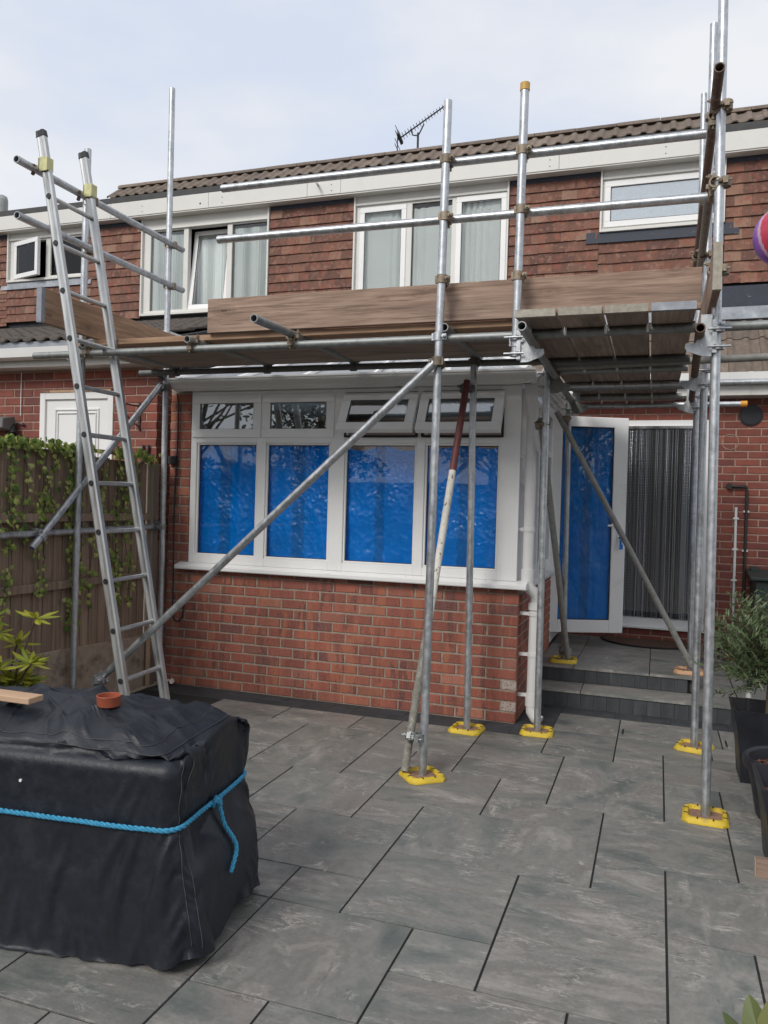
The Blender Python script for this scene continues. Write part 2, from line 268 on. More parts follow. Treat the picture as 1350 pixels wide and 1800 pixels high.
# ------------------------------------------------------------------ mesh helpers
class MB:
    def __init__(s): s.v = []; s.f = []; s.m = []; s.tone = []
    def add(s, vs, fs, m=0, tone=None):
        o = len(s.v); s.v += [tuple(v) for v in vs]
        for f in fs: s.f.append([o+i for i in f]); s.m.append(m); s.tone.append(tone if tone is not None else .5)
    def box(s, x0, x1, y0, y1, z0, z1, m=0):
        s.add([(x0,y0,z0),(x1,y0,z0),(x1,y1,z0),(x0,y1,z0),(x0,y0,z1),(x1,y0,z1),(x1,y1,z1),(x0,y1,z1)],
              [(0,3,2,1),(4,5,6,7),(0,1,5,4),(1,2,6,5),(2,3,7,6),(3,0,4,7)], m); return s
    def obox(s, c, ax, ay, az, hx, hy, hz, m=0):
        c, ax, ay, az = map(Vector, (c, ax, ay, az)); vs = []
        for k in (-1, 1):
            for i, j in ((-1,-1),(1,-1),(1,1),(-1,1)): vs.append(c+ax*hx*i+ay*hy*j+az*hz*k)
        s.add(vs, [(0,3,2,1),(4,5,6,7),(0,1,5,4),(1,2,6,5),(2,3,7,6),(3,0,4,7)], m); return s
    def cyl(s, p, q, r, n=14, r2=None, m=0, hollow=None, caps=True, mcap=None):
        p, q = Vector(p), Vector(q); d = (q-p).normalized(); a = d.orthogonal().normalized(); b = d.cross(a); r2 = r if r2 is None else r2
        ring = lambda c, rr: [c+(a*math.cos(2*math.pi*i/n)+b*math.sin(2*math.pi*i/n))*rr for i in range(n)]
        mc = m if mcap is None else mcap
        if hollow is None:
            o = len(s.v); s.add(ring(p, r)+ring(q, r2), [(i,(i+1)%n,n+(i+1)%n,n+i) for i in range(n)], m)
            if caps: s.add(ring(p, r), [tuple(range(n))[::-1]], mc); s.add(ring(q, r2), [tuple(range(n))], mc)
        else:
            vs = ring(p, r)+ring(q, r2)+ring(p, hollow)+ring(q, hollow); fs = []
            for i in range(n):
                j = (i+1) % n
                fs += [(i,j,n+j,n+i), (2*n+i,3*n+i,3*n+j,2*n+j), (i,2*n+i,2*n+j,j), (n+i,n+j,3*n+j,3*n+i)]
            s.add(vs, fs, m)
        return s
    def sweep(s, pts, r, n=8, m=0, caps=True):
        pts = [Vector(p) for p in pts]; rings = []; a = None
        for i, p in enumerate(pts):
            d = (pts[min(i+1, len(pts)-1)]-pts[max(i-1, 0)]).normalized()
            a = d.orthogonal().normalized() if a is None else (a-d*a.dot(d)).normalized()
            b = d.cross(a); rr = r[i] if isinstance(r, (list, tuple)) else r
            rings += [p+(a*math.cos(2*math.pi*k/n)+b*math.sin(2*math.pi*k/n))*rr for k in range(n)]
        fs = [(i*n+k, i*n+(k+1)%n, (i+1)*n+(k+1)%n, (i+1)*n+k) for i in range(len(pts)-1) for k in range(n)]
        if caps: fs += [tuple(range(n))[::-1], tuple((len(pts)-1)*n+k for k in range(n))]
        s.add(rings, fs, m); return s
    def lathe(s, c, prof, n=24, m=0):
        c = Vector(c); vs = []
        for r, z in prof: vs += [c+Vector((r*math.cos(2*math.pi*k/n), r*math.sin(2*math.pi*k/n), z)) for k in range(n)]
        s.add(vs, [(i*n+k, i*n+(k+1)%n, (i+1)*n+(k+1)%n, (i+1)*n+k) for i in range(len(prof)-1) for k in range(n)], m); return s
    def prism(s, poly, ax, a, b, m=0):
        """poly in the two other axes (in order), extruded along axis ax"""
        def P(u, v, w): return ((w,u,v),(u,w,v),(u,v,w))[ax]
        n = len(poly); vs = [P(u,v,a) for u,v in poly]+[P(u,v,b) for u,v in poly]
        s.add(vs, [tuple(range(n))[::-1], tuple(range(n,2*n))]+[(i,(i+1)%n,n+(i+1)%n,n+i) for i in range(n)], m); return s
    def mesh(s, name, mats, org=(0,0,0), smooth=None, bevel=0, recalc=True):
        me = bpy.data.meshes.new(name); ox, oy, oz = org
        me.from_pydata([(x-ox,y-oy,z-oz) for x,y,z in s.v], [], s.f)
        for m in (mats if isinstance(mats, (list, tuple)) else [mats]): me.materials.append(MATS[m])
        me.polygons.foreach_set('material_index', s.m)
        if any(t != .5 for t in s.tone):
            at = me.attributes.new('tone', 'FLOAT', 'FACE'); at.data.foreach_set('value', s.tone)
        if bevel or recalc:
            bm = bmesh.new(); bm.from_mesh(me)
            if bevel: bmesh.ops.bevel(bm, geom=[e for e in bm.edges], offset=bevel, segments=1, affect='EDGES', clamp_overlap=True)
            if recalc: bmesh.ops.recalc_face_normals(bm, faces=bm.faces)
            bm.to_mesh(me); bm.free()
        if smooth:
            me.polygons.foreach_set('use_smooth', [True]*len(me.polygons))
            me.set_sharp_from_angle(angle=R_(smooth))
        me.update(); return me
    def build(s, name, mats, parent=None, org=None, smooth=None, bevel=0, recalc=True):
        if org is None:
            n = len(s.v); org = tuple(sum(v[i] for v in s.v)/n for i in range(3))
        return link(name, s.mesh(name, mats, org, smooth, bevel, recalc), parent, org)
WL = {}
def link(name, data, parent=None, loc=(0,0,0), rot=None):
    o = bpy.data.objects.new(name, data); COL.objects.link(o); WL[o] = Vector(loc)
    if parent is not None: o.parent = parent; o.location = Vector(loc)-WL[parent]
    else: o.location = loc
    if rot is not None: o.rotation_euler = rot
    return o
def tag(o, label, cat, group=None):
    o['label'] = label; o['category'] = cat
    if group: o['group'] = group
    return o
def thing(name, label, cat, loc=(0,0,0), group=None):
    return tag(link(name, None, None, loc), label, cat, group)
def struct(o): o['kind'] = 'structure'; return o
def stuff(o): o['kind'] = 'stuff'; return o
U = random.uniform

# ------------------------------------------------------------------ ground and patio
YU, YH = 3.2, 2.65
g = MB(); g.box(-150,150,-150,150,-.5,-.04); struct(g.build('ground', 'soil', org=(0,0,-.04)))
patio_mb = MB().box(-3.02, 2.6, -6.5, 2.65, -.039, -.006); patio = struct(patio_mb.build('patio', 'grout', org=(0,-2,0)))
GX = lambda i: .1245+.2983*i
GY = lambda j: -.02-.2915*j
SL = [(1,3,8,11),(-1,1,8,10),(0,1,10,11),(-2,0,10,12),(-2,-1,9,10),(-1,2,6,8),(2,3,7,8),(2,4,5,7),(0,2,5,6),(0,1,4,5),(1,3,2,5),(2,3,1,2),
      (2,4,0,1),(4,6,0,1),(3,5,1,3),(5,7,1,3),(3,4,3,5),(4,6,3,4),(4,6,4,7),(3,6,7,9),(3,4,9,12),(4,6,9,12),(-3,-1,1,3),(-3,-2,3,5),(-2,-1,3,4),(-1,1,2,4),
      (-1,.5,1,2),(.5,2,0,2),(-2,0,4,6),(-2,-1,6,7),(-4,-2,5,7),(-3,-1,7,9),(-5,-3,2,5),(-4,-3,1,2),(-6,-4,1,2),(-8,-6,1,3),(-7,-5,2,4),(-6,-5,4,5),(-6,-4,5,7),
      (-4,-3,7,8),(-5,-3,8,10),(-3,-2,9,10),(-4,-2,10,13),(-3,-2,13,15),(-5,-3,13,15),(-2,-1,12,14),(-1,0,12,14),(0,2,11,13),(2,3,11,13),(3,5,12,14),(0,1,13,15),(1,3,13,15),
      (-8,-6,3,5),(-8,-6,5,8),(-6,-4,7,8),(-6,-5,8,10),(-8,-6,8,10),(-6,-4,10,12),(-8,-6,10,12),(-6,-5,12,14),(-5,-4,12,13),(-8,-6,12,14),(6,8,3,6),(7,8,1,3),(6,8,6,9),(6,8,9,12),
      (-2,0,14,16),(-4,-2,15,17),(0,2,15,17),(2,4,15,17),(3,5,14,15),(5,7,12,15),(-7,-5,14,16),(6,8,0,1)]
def slab(par, x0, x1, y0, y1, z, t=.02):
    o = MB().box(x0, x1, y0, y1, z-t, z).build('paving_slab', random.choice(['slab', 'slab', 'slab_cross']), par, ((x0+x1)/2,(y0+y1)/2,z), bevel=.0007)
    o.rotation_euler = (U(-.0012,.0012), U(-.0012,.0012), 0); return o
for i0,i1,j0,j1 in SL:
    a, b, c, d = GX(i0)+.0045, GX(i1)-.0045, GY(j1)+.0042, GY(j0)-.0042
    if j0 == 1 and i1 <= .5: d = -.272
    slab(patio, a, b, c, d, U(-.0006,.0006))
slab(patio, .275, GX(2)-.0045, -.017, .46, 0); slab(patio, GX(2)+.0045, 1.395, -.017, .46, 0); slab(patio, 1.404, 2.1, -.017, .46, 0)
# charcoal setts laid flat against the walls
def sett(par, x0, x1, y0, y1, z0, z1, m='sett_flat'):
    return MB().box(x0+.0006, x1-.0006, y0+.0006, y1-.0006, z0, z1).build('sett', m, par, bevel=.0012)
x = -3.0
while x < .25:
    sett(patio, x, min(x+.2,.272), -.268, -.135, -.03, U(-.001,.0015)); sett(patio, x, min(x+.2,.272), -.133, -.002, -.03, U(-.001,.0015)); x += .2
for k in range(5): sett(patio, .003, .136, .002+k*.132, .132+k*.132, -.03, U(-.001,.0015)); sett(patio, .138, .272, .002+k*.132, .132+k*.132, -.03, U(-.001,.0015))
x = .275
while x < 2.1: sett(patio, x, x+.2, .464, .657, -.03, U(-.001,.0015)); x += .2
for xx in (GX(2)+.03, 1.43): MB().box(xx-.006, xx+.006, .06, .2, -.004, .003).build('drain_clip', 'black_plastic', patio)
# doorsteps: two levels and the path beside them
steps_mb = MB().box(.004, 2.6, .70, YH, -.03, .118); steps_mb.box(.004, 1.225, 1.0, YH, .118, .248)
steps = struct(steps_mb.build('doorstep', 'grout', org=(.6,1.6,0)))
x = .004
while x < 2.3: sett(steps, x, x+.1, .655, .70, 0, .12, 'sett'); x += .1
x = .004
while x < 1.2: sett(steps, x, x+.1, .965, 1.0, .142, .25, 'sett'); x += .1
for k in range(16): sett(steps, 1.225, 1.26, 1.0+.1*k, 1.1+.1*k, .142, .25, 'sett')
slab(steps, .004, .40, .645, .967, .14); slab(steps, .406, 1.262, .645, .967, .14)
for a,b,c,d in [(.004,.312,.955,1.70),(.318,.91,.955,1.65),(.916,1.262,.955,1.65),(.004,.312,1.706,2.64),(.318,.91,1.655,2.19),(.916,1.262,1.655,2.19),(.318,1.262,2.196,2.64)]: slab(steps, a,b,c,d,.27)
for c,d in ((.645,1.22),(1.226,1.95),(1.956,2.64)): slab(steps, 1.266, 1.565, c, d, .14)
for c,d in ((.645,1.52),(1.526,2.64)): slab(steps, 1.573, 2.15, c, d, .142)

# ------------------------------------------------------------------ brick tools
def brick_mesh(lx, h, dep, name, n=3):
    out = []
    for k in range(n):
        j = lambda: U(-.0018,.0018); c = .0035
        x0, x1, z0, z1 = -lx/2+j(), lx/2+j(), -h/2+j(), h/2+j()
        v = [(x0,c,z0),(x1,c,z0),(x1,c,z1),(x0,c,z1),(x0+c,j()*.5,z0+c),(x1-c,j()*.5,z0+c),(x1-c,j()*.5,z1-c),(x0+c,j()*.5,z1-c),(x0,dep,z0),(x1,dep,z0),(x1,dep,z1),(x0,dep,z1)]
        f = [(4,5,6,7),(0,1,5,4),(1,2,6,5),(2,3,7,6),(3,0,4,7),(0,8,9,1),(1,9,10,2),(2,10,11,3),(3,11,8,0)]
        m = MB(); m.add(v, f); out.append(m)
    return out
class Wall:
    """lays bricks facing -Y (or +X when turned) as parts of a thing; past the limit they are joined into one stuff part"""
    def __init__(s, par, material, pitch_z, pitch_x, joint=.0115):
        s.par, s.mat, s.pz, s.px, s.j = par, material, pitch_z, pitch_x, joint; s.cache = {}; s.n = 0; s.rest = MB()
    def meshes(s, l, h):
        k = (round(l,3), round(h,3))
        if k not in s.cache: s.cache[k] = [m.mesh('brick', s.mat, recalc=True) for m in brick_mesh(l, h, .03, 'brick')]
        return s.cache[k]
    def lay(s, xc, yf, zc, l, h=None, turn=False, join=False, material=None):
        h = h or s.pz-s.j
        if join or s.n > 285:
            m = brick_mesh(l, h, .03, 'b', 1)[0]; vs = [(yf-y, xc+x_, zc+z) if turn else (xc+x_, yf+y, zc+z) for x_,y,z in m.v]; s.rest.add(vs, m.f); return
        if material: me = brick_mesh(l, h, .03, 'brick', 1)[0].mesh('brick', material)
        else: me = random.choice(s.meshes(l, h))
        loc = (yf, xc, zc) if turn else (xc, yf, zc)
        link('brick', me, s.par, loc, (U(-.004,.004), 0, (R_(90) if turn else 0)+U(-.004,.004))); s.n += 1
    def run(s, x0, x1, yf, z0, z1, off=0.0, turn=False, join=False, holes=(), special=None):
        """courses from the top bed z1 down to z0; off = phase of the first course"""
        k = 0; z = z1
        while z > z0+.012:
            h = min(s.pz-s.j, z-z0-s.j*.5); ph = off+(s.px/2 if k % 2 else 0)
            i = math.floor((x0-ph)/s.px)
            while ph+i*s.px < x1-.01:
                a, b = max(x0, ph+i*s.px+s.j/2), min(x1, ph+(i+1)*s.px-s.j/2); zc = z-s.j/2-h/2
                segs = [(a, b)]
                for hx0,hx1,hz0,hz1 in holes:
                    if hz0 < zc < hz1: segs = [t for q in segs for t in ((q[0], min(q[1],hx0)), (max(q[0],hx1), q[1]))]
                for a2, b2 in segs:
                    if b2-a2 > .022: s.lay((a2+b2)/2, yf, zc, b2-a2, h, turn, join, special(k, (a2+b2)/2) if special else None)
                i += 1
            z -= s.pz; k += 1
    def done(s):
        if s.rest.v: stuff(s.rest.build('brick', s.mat, s.par))

# ------------------------------------------------------------------ conservatory
cons = thing('conservatory', 'white framed conservatory on a low red brick wall with blue sheeting inside its windows', 'conservatory', (-1.5,0,0))
CZ = .0787; TOP = .944
MB().box(-2.995,-.005,.006,.2,-.03,.984).build('dwarf_wall', 'mortar', cons)
MB().box(-.2,-.006,.2,1.84,-.03,.984).build('dwarf_wall', 'mortar', cons)
MB().box(-2.995,-2.80,.006,2.6,.984,2.50).build('side_wall', 'mortar', cons)
wc = Wall(cons, 'brick', CZ, .225, .0135)
def stained(k, x):
    return 'brick_stained' if (k in (8, 10) and x > -.12) else None
wc.run(-3.0, 0, 0, 0, TOP, off=-.1125, special=stained)
wc.run(-3.0, 0, 0, TOP+.004, .984, off=0)
wc.run(-3.0, -2.795, 0, .99, 2.46, off=-3.0+.0)
wc.run(.004, .7, 0, 0, TOP, off=.1125, turn=True)
wc.run(.7, 1.84, 0, 0, .984, off=.1125, turn=True, join=True)
wc.done()
# sill
sp = [(-.075,.992),(-.07,.985),(-.0,.985),(.09,.985),(.09,1.045),(.01,1.04),(-.062,1.022),(-.075,1.015)]
MB().prism([(y,z) for y,z in sp], 0, -2.875, .062).build('window_sill', 'upvc', cons, smooth=None)
MB().prism([(-y,z) for y,z in sp], 1, .09, 1.86).build('window_sill', 'upvc', cons)
# frame
FX0, FX1, FZ0, FZ1 = -2.79, -.02, 1.04, 2.47
fm = MB()
MUL = [(-2.79,-2.735),(-2.165,-2.086),(-1.519,-1.397),(-.809,-.741),(-.168,-.02)]
for a,b in MUL: fm.box(a,b,.0,.07,FZ0,FZ1)
fm.box(-.168,-.02,.07,.2,FZ0,FZ1)
for i in range(4):
    a, b = MUL[i][1], MUL[i+1][0]
    fm.box(a,b,.001,.069,FZ0,1.105); fm.box(a,b,.001,.069,2.045,2.10); fm.box(a,b,.001,.069,2.42,FZ1)
fm.build('window_frame', 'upvc', cons, bevel=.003)
bd = MB()
for i in range(4):
    a, b = MUL[i][1], MUL[i+1][0]; w = .016
    for q in ((a,b,1.105,1.105+w),(a,b,2.045-w,2.045)): bd.box(q[0],q[1],.012,.04,q[2],q[3])
    for q in ((a,a+w),(b-w,b)): bd.box(q[0],q[1],.012,.04,1.105+w,2.045-w)
bd.build('glazing_bead', 'upvc', cons, bevel=.004)
gk = MB()
for i in range(4):
    a, b = MUL[i][1]+.016, MUL[i+1][0]-.016
    gk.box(a,b,.030,.034,1.121,1.126); gk.box(a,b,.030,.034,2.024,2.029); gk.box(a,a+.005,.0302,.0338,1.121,2.029); gk.box(b-.005,b,.0302,.0338,1.121,2.029)
gk.build('gasket', 'gasket', cons)
for i in range(4):
    a, b = MUL[i][1]+.014, MUL[i+1][0]-.014
    MB().box(a,b,.036,.042,1.119,2.031).build('pane', 'glass', cons)
MB().box(FX0,-.02,-.004,.075,2.472,2.52).build('eaves_beam', 'upvc', cons)
# top lights
def casement(x0, x1, z0, z1, ang, hinge='top', yf=-.012, par=None, w=.07, gm='glass_dark', th=.05):
    fr = MB()
    fr.box(x0,x1,0,th,z0,z0+w); fr.box(x0,x1,0,th,z1-w,z1); fr.box(x0,x0+w,.0005,th-.0005,z0+w,z1-w); fr.box(x1-w,x1,.0005,th-.0005,z0+w,z1-w)
    g2 = MB(); q = w-.006
    g2.box(x0+q,x1-q,-.001+.006,.012,z0+q,z0+q+.008); g2.box(x0+q,x1-q,.005,.012,z1-q-.008,z1-q); g2.box(x0+q,x0+q+.008,.0052,.0118,z0+q,z1-q); g2.box(x1-q-.008,x1-q,.0052,.0118,z0+q,z1-q)
    pn = MB().box(x0+w-.004,x1-w+.004,.016,.022,z0+w-.004,z1-w+.004)
    org = {'top':(x0,0,z1), 'left':(x0,0,z0), 'bottom':(x0,0,z0)}[hinge]; base = (org[0], yf, org[2])
    o = link('casement', fr.mesh('casement', 'upvc', org, bevel=.004), par, base); o.rotation_euler = ang
    for nm, mb, mt in (('gasket', g2, 'gasket'), ('pane', pn, gm)):
        c = bpy.data.objects.new(nm, mb.mesh(nm, mt, org)); COL.objects.link(c); c.parent = o
    return o
casement(-2.775,-2.135,2.088,2.44,(0,0,0),par=cons); casement(-2.12,-1.487,2.088,2.44,(0,0,0),par=cons)
for a,b,an in ((-1.405,-.797,-30),(-.776,-.140,-29)):
    o = casement(a,b,2.088,2.436,(R_(an),0,0),par=cons); o['label'] = 'top light propped open at the bottom'
    g2 = MB(); g2.box(a+.02,b-.02,-.012,.0,2.088,2.106); g2.box(a+.02,b-.02,-.012,.0,2.418,2.438); g2.box(a+.004,a+.022,-.011,.0,2.09,2.436); g2.box(b-.022,b-.004,-.011,.0,2.09,2.436); g2.build('gasket_and_gap_shade', 'gasket', cons)  # black strips: top gasket, and shade of the open gap put in as colour
# side frame (facing +X)
sf = MB()
for a,b in ((.2,.26),(.98,1.04),(1.80,1.86)): sf.box(-.09,-.02,a,b,FZ0,2.47)
for a,b in ((.26,.98),(1.04,1.80)):
    sf.box(-.089,-.021,a,b,FZ0,1.105); sf.box(-.089,-.021,a,b,2.045,2.10); sf.box(-.089,-.021,a,b,2.42,2.47)
sf.box(-.09,-.02,1.86,1.89,.30,2.47); sf.box(-.09,-.02,2.62,2.648,.30,2.47); sf.box(-.09,-.02,1.89,2.62,2.44,2.47)
sf.build('side_frame', 'upvc', cons, bevel=.003)
for a,b in ((.26,.98),(1.04,1.80)):
    MB().box(-.06,-.054,a,b,1.10,2.05).build('pane', 'glass', cons); MB().box(-.05,-.044,a+.05,b-.05,2.10,2.42).build('pane', 'glass_dark', cons)
MB().box(-.1,.0,1.86,2.62,.30,.395).build('threshold', 'upvc', cons)
# gutter with ogee profile, front and right side, fascia board behind
og = [(-.02,2.548),(-.02,2.473),(-.054,2.473),(-.058,2.481),(-.078,2.484),(-.098,2.499),(-.104,2.512),(-.113,2.512),(-.118,2.521),(-.134,2.529),(-.142,2.540),(-.142,2.554),(-.150,2.554),(-.150,2.568),(-.138,2.568),(-.132,2.548)]
MB().prism(og, 0, -2.93, .095).build('gutter', 'upvc', cons)
ogr = [(.0-y+.0,z) for y,z in og]
MB().prism(ogr, 1, -.095, 2.55).build('gutter', 'upvc', cons, smooth=50)
for xj in (-2.80,-.95,.0): MB().prism([(y*1.03-.003,z) for y,z in og], 0, xj-.02, xj+.02).build('gutter_clip', 'upvc', cons)
MB().box(-2.93,.02,-.018,.01,2.50,2.565).build('fascia_board', 'upvc', cons)
# roof: hipped, white bars and pale panels
zr0, zr1 = 2.56, 3.10
A, B = (-2.93,-.03), (.03,-.03); rg = [(-1.95,1.25,zr1),(-.75,1.25,zr1)]
def panel(name, pts, m):
    mb = MB(); n = len(pts); off = Vector((0,0,-.02))
    mb.add([Vector(p) for p in pts]+[Vector(p)+off for p in pts], [tuple(range(n)), tuple(range(n,2*n))[::-1]]+[(i,(i+1)%n,n+(i+1)%n,n+i) for i in range(n)]); mb.build(name, m, cons)
panel('roof_panel', [(A[0],A[1],zr0),(B[0],B[1],zr0),rg[1],rg[0]], 'roof_panel')
panel('roof_panel', [(B[0],B[1],zr0),(.03,2.6,zr0),rg[1]], 'roof_panel'); panel('roof_panel', [(.03,2.6,zr0),(-2.93,2.6,zr0),rg[0],rg[1]], 'roof_panel')
panel('roof_panel', [(-2.93,2.6,zr0),(A[0],A[1],zr0),rg[0]], 'roof_panel')
def bar(p, q, w=.03):
    MB().sweep([Vector(p)+Vector((0,0,.012)), Vector(q)+Vector((0,0,.012))], w, 6).build('glazing_bar', 'upvc', cons)
bar((A[0],A[1],zr0), rg[0], .035); bar((B[0],B[1],zr0), rg[1], .035); bar(rg[0], rg[1], .045); bar((.03,2.6,zr0), rg[1], .035)
for k in range(1,5):
    t = k/5; bar((A[0]+(B[0]-A[0])*t, A[1], zr0), (rg[0][0]+(rg[1][0]-rg[0][0])*t, 1.25, zr1), .022)
# downpipe at the corner
dp = MB(); px_, py_ = .052, .055
dp.cyl((px_-.01,py_-.02,2.50),(px_-.01,py_-.02,2.40),.050,18); dp.sweep([(px_-.01,py_-.02,2.42),(px_-.005,py_-.02,2.36),(px_,py_,2.31),(px_,py_,2.24)],.046,16)
dp.cyl((px_,py_,2.26),(px_,py_,1.06),.0405,18); dp.cyl((px_,py_,1.13),(px_,py_,1.04),.048,18)
dp.sweep([(px_,py_,1.06),(px_+.005,py_,1.0),(px_+.05,py_+.03,.955),(px_+.06,py_+.05,.90),(px_+.058,py_+.05,.83)],.045,16)
dp.cyl((px_+.055,py_+.05,.84),(px_+.05,py_+.05,.12),.0405,18); dp.cyl((px_+.055,py_+.05,.88),(px_+.055,py_+.05,.83),.050,18); dp.cyl((px_+.05,py_+.05,.19),(px_+.05,py_+.05,.12),.048,18)
dp.sweep([(px_+.05,py_+.05,.14),(px_+.052,py_+.045,.08),(px_+.085,py_+.03,.035),(px_+.12,py_+.02,.018)],.043,16)
for c in dp.v: pass
dpo = dp.build('downpipe', 'down_pipe', cons, smooth=40)
for z in (1.95, 1.42, .8, .5, .2):
    MB().box(-.02,px_+(.03 if z < 1 else -.01),py_+(.03 if z < 1 else -.01),py_+(.05 if z < 1 else .01),z-.012,z+.012).cyl((px_+(.053 if z < 1 else 0),py_+(.05 if z < 1 else 0),z-.015),(px_+(.053 if z < 1 else 0),py_+(.05 if z < 1 else 0),z+.015),.046,18).build('pipe_bracket', 'down_pipe', cons, smooth=40)
# open door leaf
H, F = Vector((-.05,1.89,0)), Vector((.638,2.19,0)); dd = (F-H); LD = dd.length; ang = math.atan2(dd.y, dd.x)
leaf = link('door_leaf', None, cons, H, (0,0,ang)); 
def lf(name, mb, m, par=leaf, **k):
    o = bpy.data.objects.new(name, mb.mesh(name, m, **k)); COL.objects.link(o); o.parent = par; return o
q = MB(); q.box(0,.11,-.03,.03,.40,2.46); q.box(LD-.135,LD,-.03,.03,.40,2.46); q.box(.11,LD-.135,-.0295,.0295,.40,.52); q.box(.11,LD-.135,-.0295,.0295,2.365,2.46)
bpy.data.objects.remove(leaf)
leaf = link('door_leaf', q.mesh('door_leaf', 'upvc', bevel=.003), cons, H, (0,0,ang)); leaf['label'] = 'white glazed door leaf standing open'
lf('pane', MB().box(.108,LD-.133,-.012,-.006,.518,2.367), 'glass', leaf)
q = MB()
for a,b,c,d in ((.11,LD-.135,.52,.528),(.11,LD-.135,2.357,2.365)): q.box(a,b,-.018,-.012,c,d)
for a,b in ((.11,.118),(LD-.143,LD-.135)): q.box(a,b,-.0178,-.0122,.528,2.357)
lf('gasket', q, 'gasket', leaf)
q = MB(); q.box(LD-.082,LD-.045,-.04,-.03,1.27,1.47); q.cyl((LD-.064,-.03,1.43),(LD-.064,-.075,1.43),.011,10); q.sweep([(LD-.064,-.07,1.43),(LD-.10,-.075,1.431),(LD-.19,-.07,1.428)],.010,8)
lf('door_handle', q, 'upvc', leaf, smooth=40)
q = MB(); q.cyl((LD-.064,-.04,1.315),(LD-.064,-.062,1.315),.009,10); q.box(LD-.068,-.060+LD,-.09,-.062,1.312,1.318) if False else None; q.box(LD-.067,LD-.061,-.085,-.06,1.305,1.325); q.cyl((LD-.064,-.078,1.30),(LD-.058,-.075,1.25),.012,8); q.box(LD-.072,LD-.040,-.08,-.072,1.205,1.25)
lf('door_key', q, 'blue_sheet_dark', leaf)

# crumpled blue sheets behind the panes
def sheet(name, x0, x1, z0, z1, y, label, turn=None, group='blue plastic sheets inside the conservatory', seam=(.42,.58), fold=0.0, nx=70, nz=110, amp=.012):  # seam: left and right limits of the darker vertical band
    mb = MB(); idx = {}
    sd_ = U(0, 50)
    def P(i, j):
        u, v = i/nx, j/nz; xx, zz = x0+(x1-x0)*u, z0+(z1-z0)*v
        d = noise.fractal(Vector((xx*5+sd_, zz*4, sd_)), .8, 2.2, 4)*amp
        r = 1-abs(noise.noise(Vector((xx*9+sd_, zz*11+xx*6, 3.1)))); d += amp*.5*max(0, r-.84)*6*(.3+.9*v)
        r2 = 1-abs(noise.noise(Vector((xx*22-zz*12, zz*20+xx*9+sd_, 8.1)))); d += amp*.95*max(0, r2-.84)*6*(.3+.7*v)*max(0,.5+1.6*noise.noise(Vector((xx*2.3+sd_,zz*2.1,1.7))))
        r3 = 1-abs(noise.noise(Vector((xx*34+zz*21, zz*30-xx*15+sd_, 5.1)))); d += amp*.65*max(0, r3-.84)*6*(.3+.7*v)*max(0,.4+1.8*noise.noise(Vector((xx*2.9+sd_,zz*2.6,9.7))))
        d += .009*math.sin(xx*24+sd_+3*noise.noise(Vector((xx*3,zz*1.2,sd_))))*(.35+.65*v)
        d += amp*.9*math.sin(xx*40+sd_)*(v**3)
        yy = y-d
        if fold and v > .8:                                     # top of the sheet sags away from the rail
            zz -= fold*max(0, (v-.8)/.2)*(.4+.6*abs(math.sin(u*5.3+.4)))
        return (xx, yy, zz)
    vs = [P(i,j) for j in range(nz+1) for i in range(nx+1)]; fs = []; ms = []
    for j in range(nz):
        for i in range(nx):
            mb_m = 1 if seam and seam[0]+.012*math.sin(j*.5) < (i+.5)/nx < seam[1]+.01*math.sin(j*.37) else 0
            fs.append((j*(nx+1)+i, j*(nx+1)+i+1, (j+1)*(nx+1)+i+1, (j+1)*(nx+1)+i)); ms.append(mb_m)
    mb.add(vs, fs); mb.m = ms
    if turn is None: o = mb.build(name, ['blue_sheet','blue_sheet_dark'], smooth=60, recalc=False)
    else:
        o = link(name, mb.mesh(name, ['blue_sheet','blue_sheet_dark'], smooth=60, recalc=False), None, turn[0], (0,0,turn[1]))
    return tag(o, label, 'plastic sheet', group)
LB = ['blue plastic sheet inside the conservatory window nearest the fence', 'blue plastic sheet inside the second window from the fence, crossed by the long diagonal brace',
      'blue plastic sheet with a sagging top inside the window below the left open top light', 'blue plastic sheet behind the red and white painted brace, beside the white corner post']
for i in range(4):
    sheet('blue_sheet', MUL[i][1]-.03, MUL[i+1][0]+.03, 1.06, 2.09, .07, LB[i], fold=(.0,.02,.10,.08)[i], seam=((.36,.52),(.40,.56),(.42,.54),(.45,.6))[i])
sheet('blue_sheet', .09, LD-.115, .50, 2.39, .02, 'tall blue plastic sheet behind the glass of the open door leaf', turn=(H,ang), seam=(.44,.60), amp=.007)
for (a,b,lb) in ((.22,1.0,'blue plastic sheet behind the downpipe in the near side window of the conservatory'),(1.02,1.84,'blue plastic sheet in the rear side window, half hidden by the scaffold post')):
    sheet('blue_sheet', a, b, 1.06, 2.09, .0, lb, turn=((-.13,0,0),R_(90)), seam=None, nx=20, nz=30)

# ------------------------------------------------------------------ houses
house = thing('terraced_house', 'red brick terraced house with tile hung upper floor behind the conservatory', 'house', (0,YH,0))
nb = thing('neighbouring_house', 'neighbouring tile hung house with white door and lean-to roof beyond the fence', 'house', (-5,.2,0))
XB = -3.22                                          # party line on the upper floor
